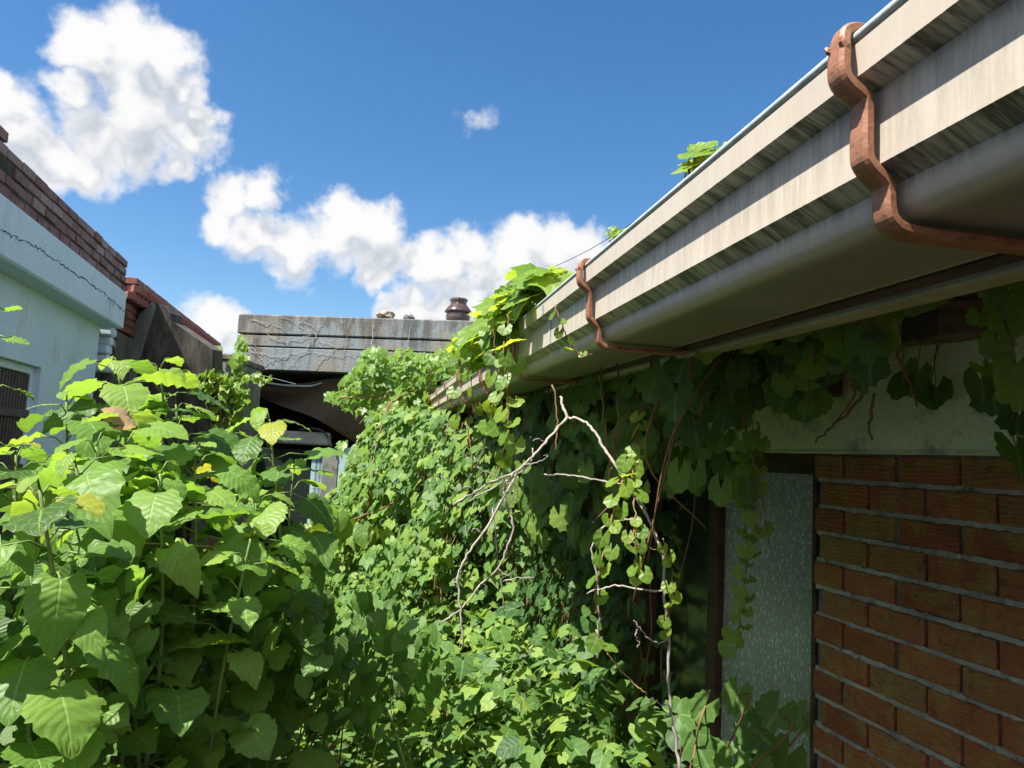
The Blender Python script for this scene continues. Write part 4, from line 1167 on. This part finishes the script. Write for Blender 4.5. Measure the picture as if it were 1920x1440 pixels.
# ---- creeper clump growing out of the gutter
pts = []; st = MB()
def ell(cx, cy, rx, ry, t0, dt, n):
    r = []
    for k in range(n):
        a_, q = rt_(0, 6.28), math.sqrt(rt_()); r.append(P(cx + rx * q * math.cos(a_), cy + ry * q * math.sin(a_), t0 + rt_(-dt, dt)))
    return r
pts += ell(1000, 535, 42, 26, 2.15, .12, 26) + ell(950, 585, 42, 30, 2.5, .25, 60) + ell(908, 650, 48, 34, 2.8, .3, 60) + ell(960, 575, 40, 30, 2.4, .2, 34) + ell(1020, 520, 24, 14, 2.05, .1, 10)
for p in pts[::3]:
    r_ = HG(((p - C0) @ G) + rt_(-.1, .1), .05, .33); st.tube(smooth_path([r_, (r_ + p) / 2 + Z * .03, p], 4), .0035, .0018, 5)
leafy('gutter_creeper', 'bright yellow-green creeper clump growing out of the gutter and spilling over its lip', 'creeper', HG(2.5, .05, .3), pts, 'young_leaf', T_LOB + T_IVY, (.065, .115), lambda p: Z * .9 + np.array([-.3, -.35, 0]) + RNG.normal(0, .3, 3), lambda p: np.array([-.7, -.4, -.5]) + RNG.normal(0, .5, 3), .6, .2, st)
pts = ell(1320, 288, 26, 10, 1.08, .05, 8) + ell(1300, 312, 14, 8, 1.08, .04, 5) + ell(1335, 280, 20, 8, 1.1, .04, 5)
st = MB()
for p in pts: st.tube([HG((p - C0) @ G, .03, .34), (HG((p - C0) @ G, .03, .34) + p) / 2 + Z * .01, p], .002, .0012, 5)
leafy('gutter_creeper', 'small tuft of yellow-green leaves peeping over the gutter lip against the sky', 'creeper', HG(1, .03, .34), pts, 'young_leaf', T_HRT, (.035, .055), lambda p: Z + np.array([-.5, -.5, 0]) + RNG.normal(0, .35, 3), lambda p: RNG.normal(0, 1, 3) * [1, 1, .3], .7, .15, st)
pts = ell(1150, 438, 12, 5, 1.45, .04, 5) + ell(1165, 430, 6, 4, 1.45, .04, 2); st = MB()
for p in pts: st.tube([HG((p - C0) @ G, .03, .34), p], .002, .0012, 5)
leafy('gutter_creeper', 'tiny green sprig on the gutter lip beneath the overhead wire', 'creeper', HG(1.4, .03, .34), pts, 'young_leaf', T_HRT, (.02, .035), lambda p: Z + np.array([-.5, -.5, 0]) + RNG.normal(0, .35, 3), lambda p: RNG.normal(0, 1, 3) * [1, 1, .3], .6, .15, st)

# ---- vine mass at the far end of the gutter, in front of the shelter
pts = []; st = MB()
for (cx, cy, rx, ry, n) in [(740,690,75,36,210),(800,720,70,60,220),(690,735,60,40,170),(645,742,36,11,36),(735,800,45,50,170),(760,800,70,70,260),(850,690,28,50,90),(735,890,40,50,150),(665,985,70,45,190),(740,940,60,60,220),(600,995,40,18,50),(672,850,14,14,14),(640,835,8,6,6),(700,665,22,14,30)]:
    pts += ell(cx, cy, rx, ry, 7.5 if cy < 780 else (7.0 if cy < 820 else 6.2), .5, n)
for a in [[(800,880,6.2),(720,850,6.3),(700,900,6.2),(690,1000,6.0)],[(640,748,7.1),(690,745,7.1),(740,735,7.1),(800,730,7.2),(812,690,7.2),(830,660,7.2)],[(715,780,6),(740,750,6.1),(765,738,6.2)],[(560,1010,5.2),(620,990,5.2),(700,960,5.4),(780,920,5.6)],[(690,960,5.6),(700,870,5.7),(715,800,5.9),(735,755,6)]]:
    st.tube(jitter(smooth_path([P(*x) for x in a], 6), .006), .010, .006, 6)
leafy('porcelain_vine', 'sunlit vine with small lobed leaves rising over the gutter end before the shelter', 'vine', np.append(P(740, 900, 6)[:2], 0), pts, 'young_leaf', T_SML + T_LOB, (.055, .11), sunny, down, .38, .25, st)
# big drooping leaves hanging from it
pts = [P(x, y, 5.0) for x, y in [(615,950),(635,960),(655,975),(680,985),(700,990),(585,995),(625,1000),(600,975),(720,995),(560,985)]]
leafy('drooping_vine', 'long pointed drooping leaves at the lower edge of the vine beside the dark doorway', 'vine', np.append(P(640, 980, 5)[:2], 0), pts, 'young_leaf', T_MULS, (.10, .16), lambda p: np.array([.6, -.5, .4]) + RNG.normal(0, .3, 3), lambda p: np.array([.25, 0, -1.]) + RNG.normal(0, .2, 3), .35, .2)

# ---- creeper on the ledge
pts = ell(400, 720, 34, 26, 7.0, .2, 150) + ell(430, 745, 40, 30, 7.0, .2, 160) + ell(385, 700, 20, 10, 7.0, .2, 40) + ell(450, 690, 14, 36, 7.2, .1, 50) + ell(450, 645, 10, 14, 7.4, .1, 16) + ell(480, 710, 26, 10, 7.0, .15, 24) + ell(425, 790, 30, 30, 7.0, .2, 70) + ell(375, 662, 8, 3, 7.4, .05, 4) + ell(404, 653, 10, 3, 7.4, .05, 6)
st = MB()
for k in range(16):
    p = pts[k * 19]; st.tube(smooth_path([np.array([p[0] + .1, p[1] + .1, 0]), (p + [.05, .1, 0]) * [1, 1, .6], p], 5), .008, .004, 5)
leafy('ledge_creeper', 'yellow-green creeper growing over the corner pillar of the concrete ledge', 'creeper', np.append(P(420, 800, 7)[:2], 0), pts, 'young_leaf', T_SML, (.05, .10), sunny, down, .55, .25, st)
pts = ell(330, 780, 40, 30, 7.05, .1, 80)
leafy('ledge_creeper', 'dark creeper in shade below the ledge, behind the mulberry', 'creeper', np.append(P(330, 800, 7)[:2], 0), pts, 'ivy_leaf', T_SML, (.05, .09), sunny, down, .2, .15)

# ---- hanging strands: stem with leaves, one thing each
def strand(label, path, spans, size, lm='young_leaf', r=.002, step=.022, tm=.5, tpls=T_HRT, smat='vine_stem'):
    pts_ = smooth_path([P(*x) for x in path], 8)
    pts_ = jitter(pts_, .0015)
    o = thing('hanging_vine', label, 'vine', pts_[0], 'leafy vines hanging from the gutter')
    sk = MB(); st = MB(); st.tube(pts_, r, r * .6, 6, knots=.25)
    lv = Leaves(); n = len(pts_)
    dist = 0; side = 1
    for i in range(1, n):
        u = i / (n - 1); dist += np.linalg.norm(pts_[i] - pts_[i - 1])
        if dist > step * rt_(.7, 1.3) and any(a <= u <= b_ for a, b_ in spans):
            dist = 0; side = -side
            d_ = np.array([side * rt_(.4, 1), rt_(-.9, .2), rt_(-.3, .3)]); sz = rt_(*size)
            e = pts_[i] + unit(d_) * sz * rt_(.15, .5)
            sk.tube([pts_[i], e], .001, .0008, 4)
            lv.add(pick(tpls), e, np.array([-.45, -.75, .45]) + RNG.normal(0, .45, 3), d_ * .5 + np.array([0, 0, -1.]) + RNG.normal(0, .25, 3), sz, clip01(RNG.normal(tm, .22)))
    st.build('stem', M[smat], o, True)
    if lv.items: lv.build('foliage', M[lm], o, sk, smat)
    return o
strand('short curling vine strand with tiny leaves lying across the gutter front', [(1040,570,1.62),(1052,605,1.6),(1066,640,1.6),(1082,660,1.6),(1095,667,1.58),(1112,663,1.56)], [(0, .75)], (.018, .03), r=.0015)
strand('longest leafy vine strand falling over the gutter to the bare branch', [(952,590,2.0),(955,660,1.98),(950,740,1.96),(955,800,1.94),(964,850,1.92),(972,905,1.9)], [(0, .98)], (.04, .062), step=.03)
strand('leafy vine strand just left of the longest one, ending under the gutter', [(926,600,2.2),(927,680,2.18),(925,740,2.16),(921,800,2.14)], [(0, 1)], (.04, .062), step=.03)
strand('leafy vine strand near the far gutter bracket with round yellow leaves', [(866,640,2.7),(862,700,2.68),(860,770,2.66),(858,820,2.65)], [(0, 1)], (.045, .075), step=.05)
strand('dark-stemmed vine strand falling between the two far gutter brackets', [(886,640,2.5),(884,720,2.48),(888,780,2.47)], [(.0, 1)], (.035, .06), step=.06)
strand('vine strand with sparse small leaves close to the third gutter bracket', [(945,640,2.05),(940,720,2.0),(938,800,1.98)], [(.2, 1)], (.035, .055), step=.045)
strand('tall vine strand with sunlit leaves hanging from the second bracket towards the middle', [(1222,668,1.75),(1216,720,1.74),(1200,780,1.72),(1190,840,1.66),(1172,890,1.60),(1152,950,1.54),(1135,1020,1.50),(1120,1090,1.47),(1118,1150,1.46)], [(.25, .95)], (.026, .047), step=.017, r=.003, tm=.65)
strand('vine strand with a tight bunch of yellow leaves at its lower end', [(1190,830,1.66),(1186,880,1.6),(1188,930,1.54),(1192,980,1.50),(1190,1020,1.48),(1194,1075,1.46),(1203,1095,1.46)], [(.0, .35), (.5, 1)], (.026, .047), step=.015, tm=.72)
strand('slender vine strand hanging in front of the frosted window', [(1420,790,1.72),(1425,840,1.71),(1418,890,1.70),(1413,940,1.70),(1416,985,1.69),(1425,1000,1.69)], [(.05, .85)], (.03, .05), 'ivy_leaf', step=.024, tm=.75)
strand('vine strand beaded with small leaves down the middle of the frosted window', [(1398,985,1.80),(1402,1040,1.80),(1396,1090,1.80),(1390,1140,1.8),(1385,1190,1.8),(1378,1230,1.79)], [(0, 1)], (.03, .05), 'ivy_leaf', step=.014, tm=.8)
strand('leafy vine strand left of the slender one at the frosted window top', [(1388,840,1.76),(1396,880,1.75),(1404,920,1.75),(1412,950,1.74)], [(.1, 1)], (.03, .048), 'ivy_leaf', step=.02, tm=.7)
strand('vine strand with curled yellow leaves winding round the long bare branch', [(1245,1010,1.56),(1260,1070,1.56),(1258,1120,1.555),(1245,1180,1.55),(1248,1195,1.55)], [(0, 1)], (.018, .034), step=.016, tm=.75, r=.0013)
strand('short vine strand with two leaves low among the bare branches', [(1118,1180,1.6),(1130,1210,1.6),(1150,1240,1.6),(1180,1275,1.6),(1213,1302,1.6)], [(0, .4)], (.03, .05), step=.03, smat='straw')

# ---- dry bare branches hanging from the eave
def branch(label, segs):
    o = None
    mb = MB()
    for path, r0, r1 in segs:
        mb.tube(jitter(smooth_path([P(*x) for x in path], 5), .0012), r0 * .66, r1 * .66, 7, knots=.28, wob=.06)
    o = mb.build('bare_branch', M['dry_wood'], None, True)
    tag(o, label, 'branch', 'bare branches hanging from the eave'); return o
branch('forked grey bare branch hanging left of centre, reaching down in two long prongs', [
 ([(1052,742,1.95),(1056,765,1.92),(1066,782,1.9)], .005, .0055),
 ([(1066,782,1.9),(1048,800,1.88),(1022,830,1.85),(998,858,1.82),(972,880,1.8),(930,900,1.77),(890,922,1.74),(850,945,1.72)], .0062, .003),
 ([(998,840,1.84),(1000,855,1.83),(985,878,1.81),(960,895,1.79)], .003, .004),
 ([(972,880,1.8),(955,915,1.78),(932,955,1.76),(905,1000,1.74),(876,1040,1.72),(859,1080,1.71),(862,1130,1.7),(866,1180,1.69),(868,1215,1.69)], .0048, .0032),
 ([(962,890,1.79),(946,915,1.79),(950,950,1.78),(963,985,1.77),(950,1030,1.76),(934,1065,1.75),(900,1098,1.74),(865,1140,1.73),(826,1170,1.72)], .0045, .0028),
 ([(945,900,1.785),(925,915,1.78),(895,930,1.77),(880,940,1.76)], .003, .002),
 ([(922,955,1.77),(930,1010,1.76),(936,1070,1.755),(942,1110,1.75),(945,1150,1.75)], .0022, .0012),
 ([(938,1090,1.755),(970,1084,1.75),(1002,1083,1.74)], .0022, .0014),
 ([(910,895,1.76),(900,880,1.75),(896,876,1.75)], .003, .003), ([(950,905,1.77),(925,890,1.76),(905,883,1.755)], .002, .0018),
 ([(985,872,1.8),(1010,866,1.79),(1022,860,1.785),(1026,855,1.785),(1020,853,1.785)], .002, .0015),
 ([(1022,830,1.85),(1008,822,1.84),(1000,826,1.835),(994,818,1.83)], .0018, .0012), ([(905,1000,1.74),(890,990,1.735),(884,996,1.73),(878,988,1.73)], .0016, .001),
 ([(890,922,1.74),(878,912,1.735),(868,916,1.73)], .0018, .001), ([(932,955,1.76),(912,948,1.755),(905,958,1.75),(898,952,1.75)], .0016, .001), ([(859,1080,1.71),(848,1092,1.705),(852,1100,1.70)], .0014, .001),
 ([(945,900,1.785),(962,932,1.78),(948,948,1.775),(960,958,1.775)], .0018, .0012), ([(934,1065,1.75),(948,1078,1.745),(962,1072,1.745)], .0016, .001),
 ([(958,925,1.78),(966,910,1.775),(956,905,1.77),(950,915,1.77),(960,922,1.77),(966,914,1.77)], .0018, .0014),
])
branch('long grey bare branch arching right from the fork and dropping to the bottom edge', [
 ([(1066,782,1.9),(1090,788,1.87),(1112,805,1.83),(1130,835,1.8),(1142,855,1.77),(1165,890,1.72),(1190,930,1.68),(1214,968,1.63),(1240,1030,1.59),(1246,1062,1.58),(1243,1100,1.57),(1250,1150,1.56),(1255,1200,1.55),(1253,1260,1.54),(1258,1325,1.53),(1266,1380,1.52),(1275,1450,1.5)], .0048, .0044),
 ([(1020,890,1.8),(1060,891,1.78),(1100,896,1.75),(1140,903,1.73),(1182,912,1.7)], .0032, .003),
 ([(1100,1112,1.62),(1130,1104,1.61),(1160,1098,1.6),(1200,1105,1.59),(1242,1108,1.575)], .0026, .003),
 ([(1200,972,1.66),(1180,974,1.66),(1150,980,1.655),(1125,995,1.65),(1110,1030,1.645),(1118,1070,1.64),(1122,1110,1.635),(1122,1160,1.63),(1120,1215,1.63),(1121,1234,1.63)], .0032, .0032),
 ([(1254,1200,1.55),(1235,1205,1.545),(1215,1195,1.54),(1198,1178,1.54),(1190,1162,1.54)], .0022, .0018),
 ([(1196,1180,1.54),(1192,1195,1.54),(1199,1205,1.54),(1195,1215,1.54)], .002, .0016),
 ([(1245,1035,1.585),(1225,1030,1.58),(1212,1026,1.58)], .0014, .001),
 ([(1258,1325,1.53),(1245,1322,1.53),(1232,1317,1.53)], .0018, .0022),
 ([(1214,968,1.63),(1206,945,1.64),(1200,925,1.65)], .0018, .0016),
])
for (a, lab) in [([(1037,722,2.0),(1045,790,1.98),(1040,850,1.96)], 'thin brown stem hanging left of the branch fork under the gutter'),
                 ([(1125,690,1.9),(1130,760,1.88),(1140,840,1.86),(1150,900,1.85)], 'thin brown stem hanging right of the branch fork under the gutter'),
                 ([(1160,680,1.85),(1158,780,1.83),(1152,860,1.8)], 'thin dark stem falling from the gutter beside the tall sunlit strand')]:
    mb = MB(); mb.tube(jitter(smooth_path([P(*x) for x in a], 6), .003), .0028, .002, 5); tag(mb.build('bare_twig', M['vine_stem'], None, True), lab, 'stem')
# small leaves reaching in at the left edge
